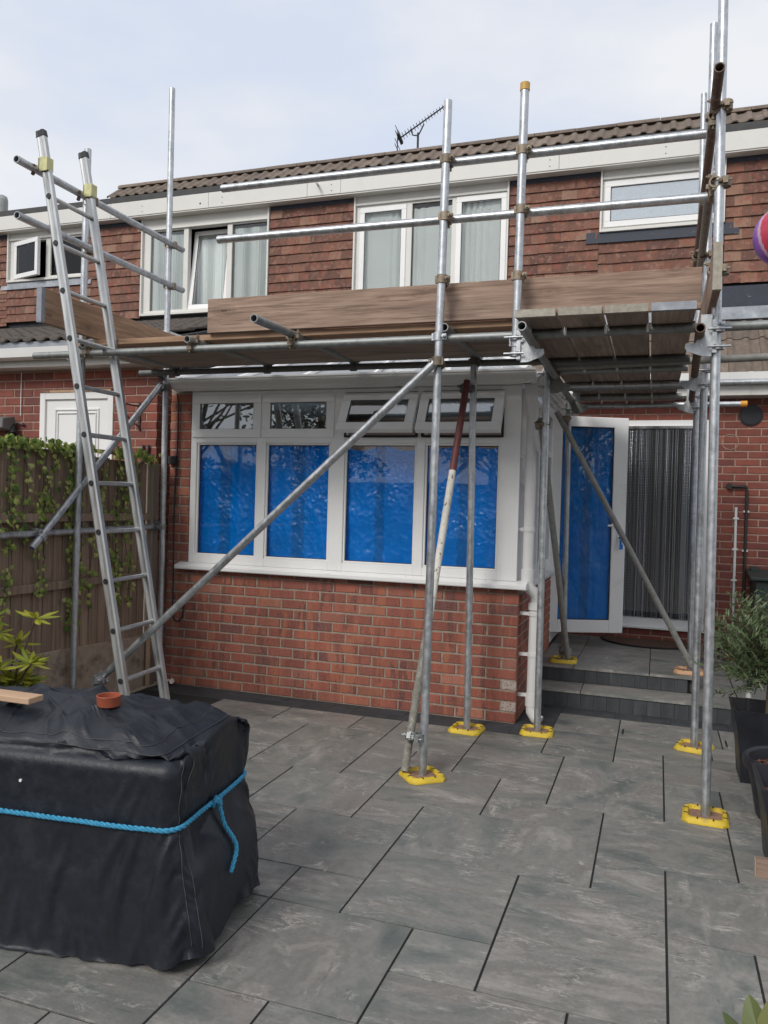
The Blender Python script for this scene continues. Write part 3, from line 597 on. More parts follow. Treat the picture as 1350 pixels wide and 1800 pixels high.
# --- ground floor wall of the house
dw0, dw1 = .46, 1.40
c_ = MB(); c_.box(-2.9,dw0,YH+.006,YH+.2,-.05,2.74); c_.box(dw1,3.2,YH+.006,YH+.2,-.05,2.74); c_.box(dw0,dw1,YH+.006,YH+.2,-.05,.40); c_.box(dw0,dw1,YH+.006,YH+.2,2.49,2.74)
c_.build('ground_floor_wall', 'mortar_old', house)
wr = Wall(house, 'brick_old', .0735, .224, .0115)
wr.run(dw1+.002, 2.35, YH, .10, 2.70, off=1.41)
wr.run(dw0, dw1, YH, .27, .395, off=.46)
wr.run(.0, dw0, YH, .27, 2.70, off=.46, join=True); wr.run(2.352, 3.2, YH, .0, 2.70, off=1.41, join=True); wr.run(dw0, dw1, YH, 2.495, 2.70, off=.46, join=True)
wr.done()
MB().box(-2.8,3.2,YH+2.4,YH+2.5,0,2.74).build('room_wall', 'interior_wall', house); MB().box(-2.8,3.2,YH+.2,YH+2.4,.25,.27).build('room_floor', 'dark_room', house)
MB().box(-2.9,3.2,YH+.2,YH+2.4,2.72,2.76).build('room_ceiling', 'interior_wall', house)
# door frame
f_ = MB(); f_.box(dw0,dw0+.06,YH-.02,YH+.06,.42,2.49); f_.box(dw1-.06,dw1,YH-.02,YH+.06,.42,2.49); f_.box(dw0+.06,dw1-.06,YH-.019,YH+.059,2.43,2.49)
f_.box(dw0-.01,dw1+.06,YH-.05,YH+.1,.395,.42); f_.box(dw0+.06,dw1-.06,YH-.02,YH+.06,.42,.50)
f_.build('door_frame', 'upvc', house, bevel=.003)
# --- upper wall core with window openings
ZB, ZT = 3.6, 5.34
WIN = dict(center=(-2.645,-.76,3.97,5.325), small=(.24,1.50,4.60,5.325), left=(-5.69,-3.79,3.985,5.325), far=(-7.96,-6.60,4.577,5.325))
def core(par, x0, x1, wins):
    c = MB(); xs = x0
    for a,b,z0,z1 in sorted(wins):
        c.box(xs,a,YU+.03,YU+.25,ZB,ZT); c.box(a,b,YU+.03,YU+.25,ZB,z0); c.box(a,b,YU+.03,YU+.25,z1,ZT); xs = b
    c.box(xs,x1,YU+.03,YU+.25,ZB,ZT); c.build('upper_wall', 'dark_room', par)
core(house, XB, 3.4, [WIN['center'],WIN['small']]); core(nb, -10.5, XB, [WIN['left'],WIN['far']])
for par,x0,x1 in ((house,XB,3.4),(nb,-10.5,XB)):
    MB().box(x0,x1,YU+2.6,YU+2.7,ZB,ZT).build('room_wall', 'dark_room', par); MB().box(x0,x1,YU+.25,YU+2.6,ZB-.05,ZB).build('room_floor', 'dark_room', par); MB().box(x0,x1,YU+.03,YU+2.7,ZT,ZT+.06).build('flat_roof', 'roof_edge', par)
    MB().box(x0-.05 if par is nb else x0,x0,YU+.03,YU+2.7,ZB,ZT).build('end_wall', 'dark_room', par)
# --- hung tiles
tile_ms = []
for k in range(5):
    m = MB(); w, h, t = .164, .135, .012; j = lambda: U(-.0025,.0025); vs = []
    for u in (-.5,-.17,.17,.5):
        zb = j()-h; b = .003*(1-abs(u)*2)
        vs += [(u*w,-.020-b+j()*.3,zb),(u*w,-.020+t-b,zb),(u*w,-.002,0),(u*w,.010,0)]
    fs = []
    for i in range(3):
        o = i*4; n_ = o+4; fs += [(o,n_,n_+2,o+2),(o,o+1,n_+1,n_),(o+1,o+3,n_+3,n_+1),(o+2,n_+2,n_+3,o+3)]
    fs += [(0,2,3,1),(12,13,15,14)]; m.add(vs, fs); tile_ms.append(m)
def hung(par, x0, x1, z0, z1, count, join=False, rest=None):
    g_ = .1145; row = 0; z = z1
    while z-g_ > z0-.03:
        off = .0825 if row % 2 else 0; i = -1
        while x0+off+i*.165 < x1:
            a, b = max(x0, x0+off+i*.165), min(x1, x0+off+(i+1)*.165)
            if b-a > .03:
                s_ = (b-a-.0015)/.1635; m = random.choice(tile_ms); loc = ((a+b)/2, YU+U(-.0015,.0015), z+.02+U(-.002,.002))
                if join:
                    rest.add([(loc[0]+x_*s_, loc[1]+y, loc[2]+zz) for x_,y,zz in m.v], m.f)
                else:
                    o = link('hung_tile', count.setdefault(id(m), m.mesh('hung_tile', 'hung_tile')), par, loc, (U(-.006,.006), U(-.007,.007), 0)); o.scale.x = s_
            i += 1
        z -= g_; row += 1
ch, cn = {}, {}
hung(house, XB, -2.65, 4.1, 5.225, ch); hung(house, -.755, .235, 3.93, 5.225, ch); hung(house, .235, 1.50, 3.93, 4.49, ch); hung(house, 1.505, 2.2, 3.93, 5.225, ch)
rs = MB(); hung(house, XB, -.755, 3.6, 3.955, ch, True, rs); hung(house, 2.2, 3.4, 3.93, 5.225, ch, True, rs); stuff(rs.build('hung_tile', 'hung_tile', house))
hung(nb, -3.785, XB, 4.1, 5.225, cn); hung(nb, -6.595, -5.695, 3.93, 5.225, cn); hung(nb, -8.3, -6.595, 3.93, 4.47, cn); hung(nb, -8.6, -7.965, 3.93, 5.225, cn)
rs = MB(); hung(nb, -5.695, XB, 3.93, 3.97, cn, True, rs); hung(nb, -10.5, -8.6, 3.93, 5.225, cn, True, rs); stuff(rs.build('hung_tile', 'hung_tile', nb))
# felt strips over the tiles, flashings
def strip(par, name, x0,x1,y0,y1,z0,z1,m): return MB().box(x0,x1,y0,y1,z0,z1).build(name, m, par)
for par,a,b in ((house,XB,-2.65),(house,-.755,.235),(house,1.505,3.4),(nb,-3.785,XB),(nb,-6.595,-5.695),(nb,-10.5,-7.965)): strip(par,'felt_strip',a,b,YU-.012,YU+.03,5.215,5.31,'felt')
q = MB(); q.add([(.10,YU-.03,4.485),(1.64,YU-.03,4.475),(1.64,YU-.012,4.60),(.10,YU-.012,4.61),(.10,YU,4.485),(1.64,YU,4.475),(1.64,YU,4.60),(.10,YU,4.61)],[(0,1,2,3),(0,4,5,1),(1,5,6,2),(2,6,7,3),(3,7,4,0),(4,7,6,5)]); q.build('sill_flashing','felt',house)
q = MB(); q.add([(-8.07,YU-.03,4.475),(-6.5,YU-.03,4.475),(-6.5,YU-.012,4.575),(-8.07,YU-.012,4.575),(-8.07,YU,4.475),(-6.5,YU,4.475),(-6.5,YU,4.575),(-8.07,YU,4.575)],[(0,1,2,3),(0,4,5,1),(1,5,6,2),(2,6,7,3),(3,7,4,0),(4,7,6,5)]); q.build('sill_flashing','lead',nb)
strip(house,'wall_flashing',.0,3.4,YU-.022,YU+.03,3.70,3.935,'felt')
q = MB(); q.add([(.0,YU-.10,3.575),(3.4,YU-.10,3.575),(3.4,YU-.018,3.725),(.0,YU-.018,3.725),(.0,YU+.03,3.55),(3.4,YU+.03,3.55),(3.4,YU+.03,3.725),(.0,YU+.03,3.725)],[(0,1,2,3),(0,4,5,1),(1,5,6,2),(2,6,7,3),(3,7,4,0),(4,7,6,5)]); q.build('lead_flashing','lead',house)
# --- windows upstairs
def window(par, x0, x1, z0, z1, lights, head, rev=.045, side=.055):
    """lights: (x0, x1, kind, z0, z1); the outer box, head panel and mullions make the part; sashes and panes are its sub-parts"""
    yf = YU-.03; fr = MB()
    fr.box(x0,x0+.022,yf-.01,YU+.1,z0,z1); fr.box(x1-.022,x1,yf-.01,YU+.1,z0,z1); fr.box(x0+.022,x1-.022,yf-.009,YU+.1,z0,z0+.03)
    fr.box(x0+.022,x1-.022,yf+.02,YU+.1,head,z1-.002); fr.box(x0+.022,x1-.022,yf+.005,yf+.03,head-.008,head+.02)
    fr.box(x0+.022,lights[0][0],YU+.0,YU+.07,z0+.03,head); fr.box(lights[-1][1],x1-.022,YU+.0,YU+.07,z0+.03,head)
    for a, b in zip(lights[:-1], lights[1:]): fr.box(a[1],b[0],YU-.0,YU+.07,z0+.03,head)
    for l in lights:
        fr.box(l[0],l[1],YU+.001,YU+.069,z0+.03,l[3]); fr.box(l[0],l[1],YU+.001,YU+.069,l[4],head)
    w = fr.build('window', 'cream_trim', par, bevel=.002)
    for l in lights:
        a,b,kind,lz0,lz1 = l; gm = 'glass_sky'
        if kind == 'fixed':
            MB().box(a+.004,b-.004,YU+.03,YU+.036,lz0+.004,lz1-.004).build('pane', gm, w, )
            q = MB(); q.box(a,b,YU+.024,YU+.029,lz0,lz0+.006); q.box(a,b,YU+.024,YU+.029,lz1-.006,lz1); q.box(a,a+.006,YU+.0242,YU+.0288,lz0+.006,lz1-.006); q.box(b-.006,b,YU+.0242,YU+.0288,lz0+.006,lz1-.006); q.build('gasket','gasket',w)
        else:
            ww = .062
            org = (a, YU-.012, lz0); rot = (0,0,0)
            if kind == 'tilt': rot = (R_(-7.5),0,0); org = (a, YU+.012, lz0)
            if kind == 'open': rot = (0,0,R_(-14))
            fr2 = MB(); X1 = b-a; Z1 = lz1-lz0
            fr2.box(0,X1,0,.05,0,ww); fr2.box(0,X1,0,.05,Z1-ww,Z1); fr2.box(0,ww,.0005,.0495,ww,Z1-ww); fr2.box(X1-ww,X1,.0005,.0495,ww,Z1-ww)
            o = link('sash', fr2.mesh('sash','upvc',bevel=.003), w, org, rot)
            if kind == 'tilt': o['label'] = 'sash tilted inwards'
            q = MB(); q.box(ww,X1-ww,.006,.011,ww,ww+.006); q.box(ww,X1-ww,.006,.011,Z1-ww-.006,Z1-ww); q.box(ww,ww+.006,.0062,.0108,ww+.006,Z1-ww-.006); q.box(X1-ww-.006,X1-ww,.0062,.0108,ww+.006,Z1-ww-.006)
            # glass and gasket of the sash belong to the window part (two levels below the house)
            for nm, mb, mt in (('pane', MB().box(ww-.003,X1-ww+.003,.014,.02,ww-.003,Z1-ww+.003), 'frosted' if kind == 'frost' else gm), ('gasket', q, 'gasket')):
                link(nm, mb.mesh(nm, mt), w, org, rot)
    return w
window(house, *WIN['center'], [(-2.574,-1.985,'sash',4.01,5.135),(-1.917,-1.43,'fixed',4.03,5.135),(-1.376,-.79,'sash',4.01,5.15)], 5.17)
window(house, *WIN['small'], [(.285,1.455,'frost',4.655,5.155)], 5.18)
window(nb, *WIN['left'], [(-5.56,-5.05,'fixed',4.055,5.10),(-4.98,-4.40,'tilt',4.05,5.12),(-4.33,-3.815,'fixed',4.055,5.10)], 5.125)
window(nb, *WIN['far'], [(-7.86,-7.30,'open',4.625,5.15),(-7.22,-6.66,'fixed',4.64,5.15)], 5.18)
# net curtains hang inside the windows
def curtain(x0, x1, z0, z1, y, label, amp=.045, nx=140):
    mb = MB(); nz_ = 6; s0 = U(0,30)
    vs = [(x0+(x1-x0)*i/nx, y+amp*(1-abs(math.sin(i*.42+s0+1.4*math.sin(i*.09+s0))))*(.5+.5*math.sin(i*.11+s0)), z0+(z1-z0)*j/nz_) for j in range(nz_+1) for i in range(nx+1)]
    mb.add(vs, [(j*(nx+1)+i,j*(nx+1)+i+1,(j+1)*(nx+1)+i+1,(j+1)*(nx+1)+i) for j in range(nz_) for i in range(nx)])
    tag(mb.build('net_curtain', 'net', smooth=80, recalc=False), label, 'curtain', 'net curtains in the upstairs windows')
curtain(-2.60,-.80,3.98,5.09,YU+.048,'white net curtain filling the three light upstairs window above the conservatory')
curtain(.29,1.45,4.62,5.0,YU+.12,'pale curtain behind the frosted glass of the small upstairs window')
curtain(-5.60,-4.99,3.99,5.06,YU+.048,'white net curtain in the light beside the left scaffold post'); curtain(-4.97,-4.40,4.0,5.08,YU+.20,'white net curtain hanging behind the tilted sash'); curtain(-4.36,-3.82,3.99,5.06,YU+.048,'white net curtain in the fixed light right of the tilted sash')
# --- fascia, roof edge and tiles
for par, x0, x1, seg in ((house, XB, 3.4, (-2.78,-.2,1.9)), (nb, -10.5, XB, (-8.6,-6.1,-4.6))):
    xs = [x0]+[s_ for s_ in seg]+[x1]
    for a, b in zip(xs[:-1], xs[1:]): MB().box(a+.0015,b-.0015,YU-.15,YU+.02,5.285+U(-.002,.002),5.478).build('fascia_board', 'fascia_paint', par, bevel=.003)
    MB().box(x0,x1,YU-.148,YU+.6,5.48,5.555).build('roof_edging', 'roof_edge', par)
    MB().box(x0,x1,YU-.14,YU+.02,5.27,5.284).build('soffit', 'cream_trim', par)
for xs_ in (-2.9,-1.5,-.3,.9,2.2,-4.4,-5.6):                    # screw heads along the fascia
    for dz in (5.33,5.40): MB().cyl((xs_,YU-.150,dz),(xs_,YU-.1525,dz),.006,8).build('screw', 'felt', house if xs_ > XB else nb)
MB().cyl((-3.08,YU-.15,5.42),(-3.05,YU-.27,5.395),.014,10).build('pipe_stub', 'cream_trim', house)
MB().cyl((-4.72,YU-.1495,5.35),(-4.72,YU-.152,5.35),.012,10).build('fascia_hole', 'black_plastic', nb)
def pantile_mesh(ln=.40, seed=0):
    m = MB(); t = .014; rnd_ = random.Random(seed)
    xs = [(-.150,.010),(-.142,.022),(-.120,.026),(-.098,.022),(-.086,.004),(-.062,.0),(-.030,.002),(-.004,.012),(.006,.022),(.028,.026),(.050,.022),(.062,.004),(.088,.0),(.120,.002),(.146,.010)]
    n = len(xs); vs = []
    for (x,h) in xs: d = rnd_.uniform(-.004,.004); vs += [(x,d,h),(x,d,h-t),(x,ln,h),(x,ln,h-t)]
    fs = []
    for i in range(n-1):
        o, p = i*4, i*4+4; fs += [(o,p,p+2,o+2),(o,o+1,p+1,p),(o+1,o+3,p+3,p+1)]
    fs += [(0,2,3,1),(4*n-4,4*n-3,4*n-1,4*n-2)]; m.add(vs, fs); return m
pan = [pantile_mesh(.40, k) for k in range(3)]; pan_me = [p.mesh('roof_tile', 'roof_tile', smooth=50) for p in pan]; pan_dk = [p.mesh('roof_tile', 'dark_roof_tile', smooth=50) for p in pan]
def tiles(par, x0, x1, y, z, pitch, courses, gauge, me, join=None):
    cp, sp_ = math.cos(pitch), math.sin(pitch)
    for c in range(courses):
        x = x0+.15
        while x < x1:
            loc = (x, y+cp*gauge*c-sp_*.004, z+sp_*gauge*c+.012*0); rot = (pitch-R_(2.2)+U(-.006,.006), U(-.008,.008), U(-.006,.006))
            if join is None: link('roof_tile', random.choice(me), par, loc, rot)
            else:
                M = Matrix.Translation(loc) @ Matrix.Rotation(rot[0],4,'X') @ Matrix.Rotation(rot[1],4,'Y'); p = random.choice(pan); join.add([M @ Vector(v) for v in p.v], p.f)
            x += .297
PM = R_(40)
tiles(house, XB, 3.3, YU-.12, 5.575, PM, 1, .34, pan_me); tiles(nb, -6.19, XB-.05, YU-.12, 5.575, PM, 1, .34, pan_me)
for par, x0, x1 in ((house, XB, 3.3), (nb, -6.2, XB)):
    q = MB(); q.prism([(YU-.10,5.556),(YU+.20,5.80),(YU+.9,5.80),(YU+.9,5.556)], 0, x0, x1-.002); q.build('roof_slope', 'roof_edge', par)
    x = x0
    while x < x1-.1:                                  # half-round ridge tiles
        L_ = min(.45, x1-x); m = MB(); pr_ = [(.115*math.cos(a), .07*math.sin(a)) for a in [math.pi*k/8 for k in range(9)]]
        m.prism([(YU+.215+y, 5.795+z+U(-.002,.002)) for y, z in pr_], 0, x+.003, x+L_-.003); m.build('ridge_tile', 'roof_tile', par, smooth=40); x += .45
# skirt roof over the ground floor of the house
PS = math.atan2(.74,.78)
sk = MB(); sk.prism([(YH-.22,2.80),(YU,3.60),(YU,2.74),(YH-.2,2.74)], 0, -2.95, 3.3); sk.build('skirt_roof', 'roof_edge', house)
tiles(house, .05, 3.2, YH-.27, 2.845, PS, 3, .345, pan_me)
rs = MB(); tiles(house, -2.95, .05, YH-.27, 2.845, PS, 3, .345, None, rs); stuff(rs.build('roof_tile', 'roof_tile', house, smooth=50))
# eaves: gutter, fascia, soffit
gp = [(YH-.235,2.895),(YH-.235,2.825),(YH-.262,2.80),(YH-.315,2.80),(YH-.345,2.825),(YH-.35,2.90),(YH-.338,2.90),(YH-.333,2.83)]
MB().prism(gp, 0, .12, 3.3).build('gutter', 'white_plastic', house, smooth=40)
for xx in (1.72, 1.02): MB().prism([(y+(YH-.29-y)*-.04, z+(.003 if z > 2.85 else -.004)) for y, z in gp], 0, xx-.02, xx+.02).build('gutter_clip', 'white_plastic', house)
MB().box(.02,3.3,YH-.235,YH-.215,2.70,2.84).build('eaves_fascia', 'cream_trim', house)
MB().box(.02,3.3,YH-.215,YH+.005,2.70,2.712).build('soffit', 'cream_trim', house)
# extractor vent and pipes on the wall
q = MB(); q.cyl((1.76,YH-.001,2.535),(1.76,YH-.012,2.535),.105,28); q.cyl((1.76,YH-.012,2.535),(1.76,YH-.02,2.535),.092,28); q.build('vent_cover','pot_dark',house,smooth=40)
q = MB()
for k in range(24):
    a, b = 2*math.pi*k/24, 2*math.pi*(k+1)/24; q.sweep([(1.585+.075*math.cos(a),YH-.0015,2.275+.075*math.sin(a)),(1.585+.075*math.cos(b),YH-.0015,2.275+.075*math.sin(b))],.004,5,caps=False)
q.build('mortar_ring','mortar_old',house)
q = MB(); q.cyl((1.655,YH-.02,1.64),(1.66,YH-.02,.42),.013,10); pw = q.build('waste_pipe','white_plastic',house,smooth=40)
q = MB(); q.sweep([(1.585,YH-.01,1.845),(1.60,YH-.03,1.845),(1.74,YH-.03,1.84),(1.745,YH-.03,1.80),(1.745,YH-.03,.60)],.015,10); q.cyl((1.585,YH-.0,1.845),(1.585,YH-.045,1.845),.028,12); q.build('drain_pipe','black_pipe',house,smooth=50)
for z, xx in ((1.53,1.655),(1.23,1.655),(.93,1.655),(1.60,1.745),(1.22,1.745)): MB().box(xx-.025,xx+.025,YH-.037,YH-.002,z-.009,z+.009).build('pipe_clip','white_plastic',house)

# --- neighbour's extension: wall, door, lean-to
NY = .10; NX = -3.205
d0, d1, dz1 = -4.47, -3.66, 2.505
c_ = MB(); c_.box(-8.5,d0,NY+.006,NY+.2,-.05,2.74); c_.box(d1,NX-.006,NY+.006,NY+.2,-.05,2.74); c_.box(d0,d1,NY+.006,NY+.2,dz1,2.74); c_.box(NX-.2,NX-.006,NY+.2,YU,-.05,2.74); c_.build('extension_wall','mortar_old',nb)
wl = Wall(nb, 'brick_old', .0762, .2255, .012)
hl = [(d0,d1,0,dz1)]
wl.run(-5.6, NX, NY, 1.62, 2.70, off=NX, holes=hl)
wl.run(NY+.03, 1.0, NX, 1.2, 2.70, off=NY, turn=True)
wl.run(-5.6, NX, NY, 0, 1.61, off=NX, holes=hl, join=True); wl.done()
dn = MB(); dn.box(d0,d0+.06,NY-.012,NY+.06,.1,dz1); dn.box(d1-.06,d1,NY-.012,NY+.06,.1,dz1); dn.box(d0+.06,d1-.06,NY-.0115,NY+.06,dz1-.06,dz1)
fr_ = dn.build('door_frame','upvc',nb,bevel=.003)
q = MB(); q.box(d0+.06,d1-.06,NY+.01,NY+.05,.1,dz1-.06)
door = q.build('back_door','upvc',nb)
q = MB(); zb, zt = 2.0, 2.36
for (a,b,c,e) in ((d0+.16,d1-.16,2.345,2.36),(d0+.19,d1-.19,2.315,2.325),): q.box(a,b,NY-.002,NY+.012,c,e)
for s_ in (0,1):
    for ins, w_ in ((.16,.014),(.19,.01)):
        xx = d0+ins if s_ == 0 else d1-ins-w_; q.box(xx,xx+w_,NY-.0018,NY+.0118,1.0,2.345 if ins < .17 else 2.315)
cx_ = (d0+d1)/2
q.sweep([(cx_+.22*math.cos(a), NY+.004, 1.84+.20*math.sin(a)) for a in [math.pi*k/14 for k in range(15)]],.012,6); q.sweep([(cx_+.15*math.cos(a), NY+.004, 1.84+.14*math.sin(a)) for a in [math.pi*k/14 for k in range(15)]],.008,6)
q.build('panel_moulding','upvc',door,bevel=.002)
x = d0
while x < d1-.02: MB().box(x,min(x+.11,d1),NY-.016,NY,dz1+.002,dz1+.024).build('packer', random.choice(['upvc','offcut_wood','rust_plate']), nb); x += .113
MB().box(-8.5,-3.02,NY-.19,NY-.17,2.715,2.85).build('eaves_fascia','cream_trim',nb); MB().box(-8.5,-3.02,NY-.17,NY+.01,2.715,2.727).build('soffit','cream_trim',nb)
gq = [(NY-.192,2.86),(NY-.195,2.80),(NY-.215,2.772),(NY-.255,2.765),(NY-.295,2.785),(NY-.308,2.865),(NY-.298,2.865),(NY-.29,2.80)]
MB().prism(gq, 0, -8.5, -3.05).build('gutter','white_plastic',nb,smooth=40)
cyy = NY-.25; MB().prism([(cyy+(y-cyy)*1.1,2.82+(z-2.82)*1.1) for y,z in gq], 0, -4.80, -4.74).build('gutter_clip','white_plastic',nb)
PL = math.atan2(.95,3.25)
lr = MB(); lr.prism([(NY-.16,2.92),(YU,3.90),(YU,2.74),(NY-.16,2.74)], 0, -8.6, -3.06); lr.build('lean_to_roof','dark_room',nb)
strip(nb,'lead_flashing',-8.5,-3.05,NY-.175,NY-.163,2.85,2.945,'lead')
tiles(nb, -5.6, -3.2, NY-.20, 2.955, PL, 1, .3, pan_dk)
rs = MB(); tiles(nb, -8.5, -3.2, NY-.20+math.cos(PL)*.3, 2.955+math.sin(PL)*.3, PL, 10, .3, None, rs); tiles(nb, -8.5, -5.65, NY-.20, 2.955, PL, 1, .3, None, rs); stuff(rs.build('roof_tile','dark_roof_tile',nb,smooth=50))
MB().box(-3.18,-3.02,NY-.14,YU,2.84,2.99).build('verge_board','cream_trim',nb)
q = MB(); q.cyl((-9.93,5,5.5),(-9.93,5,6.62),.10,18); q.lathe((-9.93,5,6.62),[(.10,0),(.085,.06),(.03,.09),(.0,.095)],18); q.build('flue_pipe','grey_pipe',nb,smooth=50)
# security light, bracket and rods on the neighbour's wall
sl = thing('security_light','grey outdoor flood light with motion sensor on the neighbour\'s brick wall','lamp',(-4.78,NY-.05,2.2))
q = MB(); q.prism([(NY-.20,2.17),(NY-.19,2.26),(NY-.05,2.29),(NY-.03,2.22),(NY-.10,2.15)],0,-5.02,-4.72); q.build('lamp_housing','lamp_body',sl,bevel=.006)
q = MB(); q.cyl((-4.74,NY-.05,2.20),(-4.70,NY-.09,2.12),.035,12); q.lathe((-4.70,NY-.09,2.08),[(.0,-.03),(.03,-.025),(.042,0),(.03,.03)],12); q.build('motion_sensor','black_plastic',sl,smooth=50)
q = MB(); q.cyl((-4.71,NY,2.23),(-4.64,NY-.03,2.22),.012,8); q.build('arm','lamp_body',sl)
q = MB(); q.sweep([(-4.69,NY-.012,2.70),(-4.69,NY-.012,2.3)],.004,6); q.build('cable','white_plastic',sl)
hb = thing('hanging_bracket','black iron hanging basket bracket on the brickwork right of the white door','bracket',(-3.40,NY,2.25))
q = MB(); q.box(-3.392,-3.372,NY-.012,NY-.002,2.16,2.40); q.build('back_plate','black_pipe',hb)
q = MB(); q.sweep([(-3.382,NY-.012,2.37),(-3.40,NY-.30,2.37)],.007,6); q.sweep([(-3.382,NY-.012,2.19),(-3.39,NY-.12,2.24),(-3.40,NY-.27,2.36)],.006,6); q.build('arm','black_pipe',hb)
for k,(xa,lb) in enumerate(((-3.355,'dark thin rod leaning on the neighbour\'s wall just right of the bracket'),(-3.30,'dark thin rod leaning on the neighbour\'s wall nearer the corner'))):
    q = MB(); q.sweep([(xa,NY-.03,1.7),(xa+.03,NY-.015,2.03)],.011,6); tag(q.build('garden_rod','black_pipe'),lb,'rod')

# ------------------------------------------------------------------ aerial on the roof
ae = thing('tv_aerial','grey television aerial on a short mast behind the tiled ridge','aerial',(-2.37,4.8,5.6))
q = MB(); q.cyl((-2.37,4.8,5.5),(-2.375,4.8,6.74),.016,8); q.build('mast','aerial',ae)
b0, b1 = Vector((-2.66,4.76,6.66)), Vector((-2.0,4.84,7.09)); q = MB(); q.cyl(b0,b1,.010,6); q.build('boom','aerial',ae)
bdv = (b1-b0).normalized(); el_ = Vector((bdv.y,-bdv.x,0)).normalized()
for k in range(16):
    c = b0+(b1-b0)*(.12+.88*k/15); L_ = .10-.0025*k; MB().cyl(c-el_*L_,c+el_*L_,.0045,5).build('element','aerial',ae)
q = MB(); q.sweep([(-2.375,4.8,6.70),(-2.34,4.8,6.76),(-2.30,4.82,6.86)],.010,6); q.sweep([(-2.375,4.8,6.70),(-2.44,4.76,6.70),(-2.46,4.72,6.77)],.010,6); q.build('clamp','aerial',ae)
rf = MB()
for dz in (-.13,-.06,.05,.12): rf.cyl(b0-el_*.18+Vector((0,0,dz)),b0+el_*.18+Vector((0,0,dz)),.005,5)
rf.cyl(b0+Vector((0,0,-.16)),b0+Vector((0,0,.14)),.008,5); rf.obox(b0+bdv*.04,el_,bdv,(0,0,1),.16,.02,.015); rf.build('reflector','aerial',ae)

# ------------------------------------------------------------------ scaffold
sc = thing('scaffold','galvanised tube scaffold with clamped ledgers and braces around the conservatory','scaffold',(-.3,-1.35,0))
TR = .0242
def tube(name, p, q, m='galv', r=TR, lab=None, n=16):
    o = MB().cyl(p,q,r,n,hollow=r-.005).build(name, m, sc, smooth=40)
    if lab: o['label'] = lab
    return o
def coup(c, d1, d2, off=None, m='coupler', sw=1):
    """right-angle or swivel coupler: a band round each tube, a body between them, an eye bolt on each band"""
    c = Vector(c); d1 = Vector(d1).normalized(); d2 = Vector(d2).normalized(); n = d1.cross(d2)
    n = Vector((0,-1,0)) if n.length < .05 else n.normalized(); h = TR
    q = MB()
    for d, s_ in ((d1,-1),(d2,1)):
        cc = c+n*h*s_; q.cyl(cc-d*.024,cc+d*.024,TR+.0065,14,hollow=TR-.002); a = d.cross(n).normalized()
        q.obox(cc+a*(TR+.013),d,a,n,.017,.010,.012); q.cyl(cc+a*(TR+.012)-n*.03*sw,cc+a*(TR+.012)+n*.045*sw,.006,8); q.cyl(cc+a*(TR+.012)+n*.018*sw,cc+a*(TR+.012)+n*.034*sw,.0115,6)
        q.obox(cc-a*(TR+.008),d,a,n,.02,.006,.012)
    q.obox(c,d1,d2-d1*d2.dot(d1) if abs(d1.dot(d2)) < .95 else d1.orthogonal(),n,.022,.022,.006)
    q.build('coupler', m, sc, smooth=35)
# standards
tube('standard',(1.22,-1.35,.012),(1.168,-1.35,5.2)); tube('standard',(1.216,-.085,.012),(1.192,-.085,4.82)); tube('standard',(1.225,1.16,.29),(1.19,1.16,4.975))
tube('standard',(-.305,-1.35,.012),(-.268,-1.35,3.90)); tube('standard',(-.285,-.31,.012),(-.312,-.31,2.576)); tube('standard',(.184,-.156,.012),(.178,-.156,2.56)); tube('standard',(.21,1.16,.29),(.19,1.16,2.48))
s4 = tube('standard',(.162,-1.35,2.437),(.171,-1.35,3.93),lab='short upright with yellow cap'); q = MB(); q.cyl((.171,-1.35,3.895),(.171,-1.35,3.936),.0275,16); q.build('end_cap','ochre_cap',s4,smooth=40)
tube('standard',(-2.955,-.13,.012),(-2.972,-.13,4.97)); tube('standard',(-3.01,-1.11,.012),(-2.985,-1.11,4.05))
# ledgers, transoms
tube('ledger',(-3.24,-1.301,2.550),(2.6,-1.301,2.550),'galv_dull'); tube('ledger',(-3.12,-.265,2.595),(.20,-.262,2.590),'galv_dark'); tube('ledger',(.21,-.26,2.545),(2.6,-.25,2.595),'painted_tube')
for xa,xb,ya,yb,m in ((-1.238,-1.236,-1.80,-.235,'galv_dull'),(-1.954,-1.956,-1.37,-.215,'painted_tube'),(-2.78,-2.775,-1.36,-.22,'galv_dull'),(-.25,-.29,-1.36,-.22,'galv_dull')): tube('transom',(xa,ya,2.602),(xb,yb,2.602+.04),m)
tube('ledger',(.262,-1.76,2.498),(.205,1.75,2.498),'galv_dull'); tube('ledger',(1.112,-1.54,2.498),(1.182,1.72,2.498),'rust_tube')
for y,x1,m in ((-.43,1.1,'galv_dark'),(-.08,1.1,'galv_dull'),(.62,2.6,'galv'),(.74,1.1,'galv_dull'),(1.30,1.1,'galv_dull')): tube('transom',(.2,y,2.549),(x1,y,2.549),m)
tr_ = tube('transom',(.2,1.66,2.52),(1.62,1.66,2.52),'galv'); q = MB(); q.cyl((1.58,1.66,2.52),(1.632,1.66,2.52),.027,16); q.build('end_cap','orange_cap',tr_,smooth=40)
# guard rails
tube('guard_rail',(-1.765,-1.30,3.572),(1.12,-1.30,3.562)); tube('guard_rail',(-1.785,-1.30,3.247),(1.135,-1.30,3.230))
tube('guard_rail',(-2.92,-1.835,3.672),(-2.92,.0,3.672)); tube('guard_rail',(-2.92,-1.82,3.327),(-2.92,.015,3.335))
tube('guard_rail',(1.15,-1.744,3.67),(1.178,1.50,3.67),'rust_tube',lab='rusty brown tube'); tube('guard_rail',(1.15,-1.16,3.30),(1.168,.33,3.30),'weathered_tube')
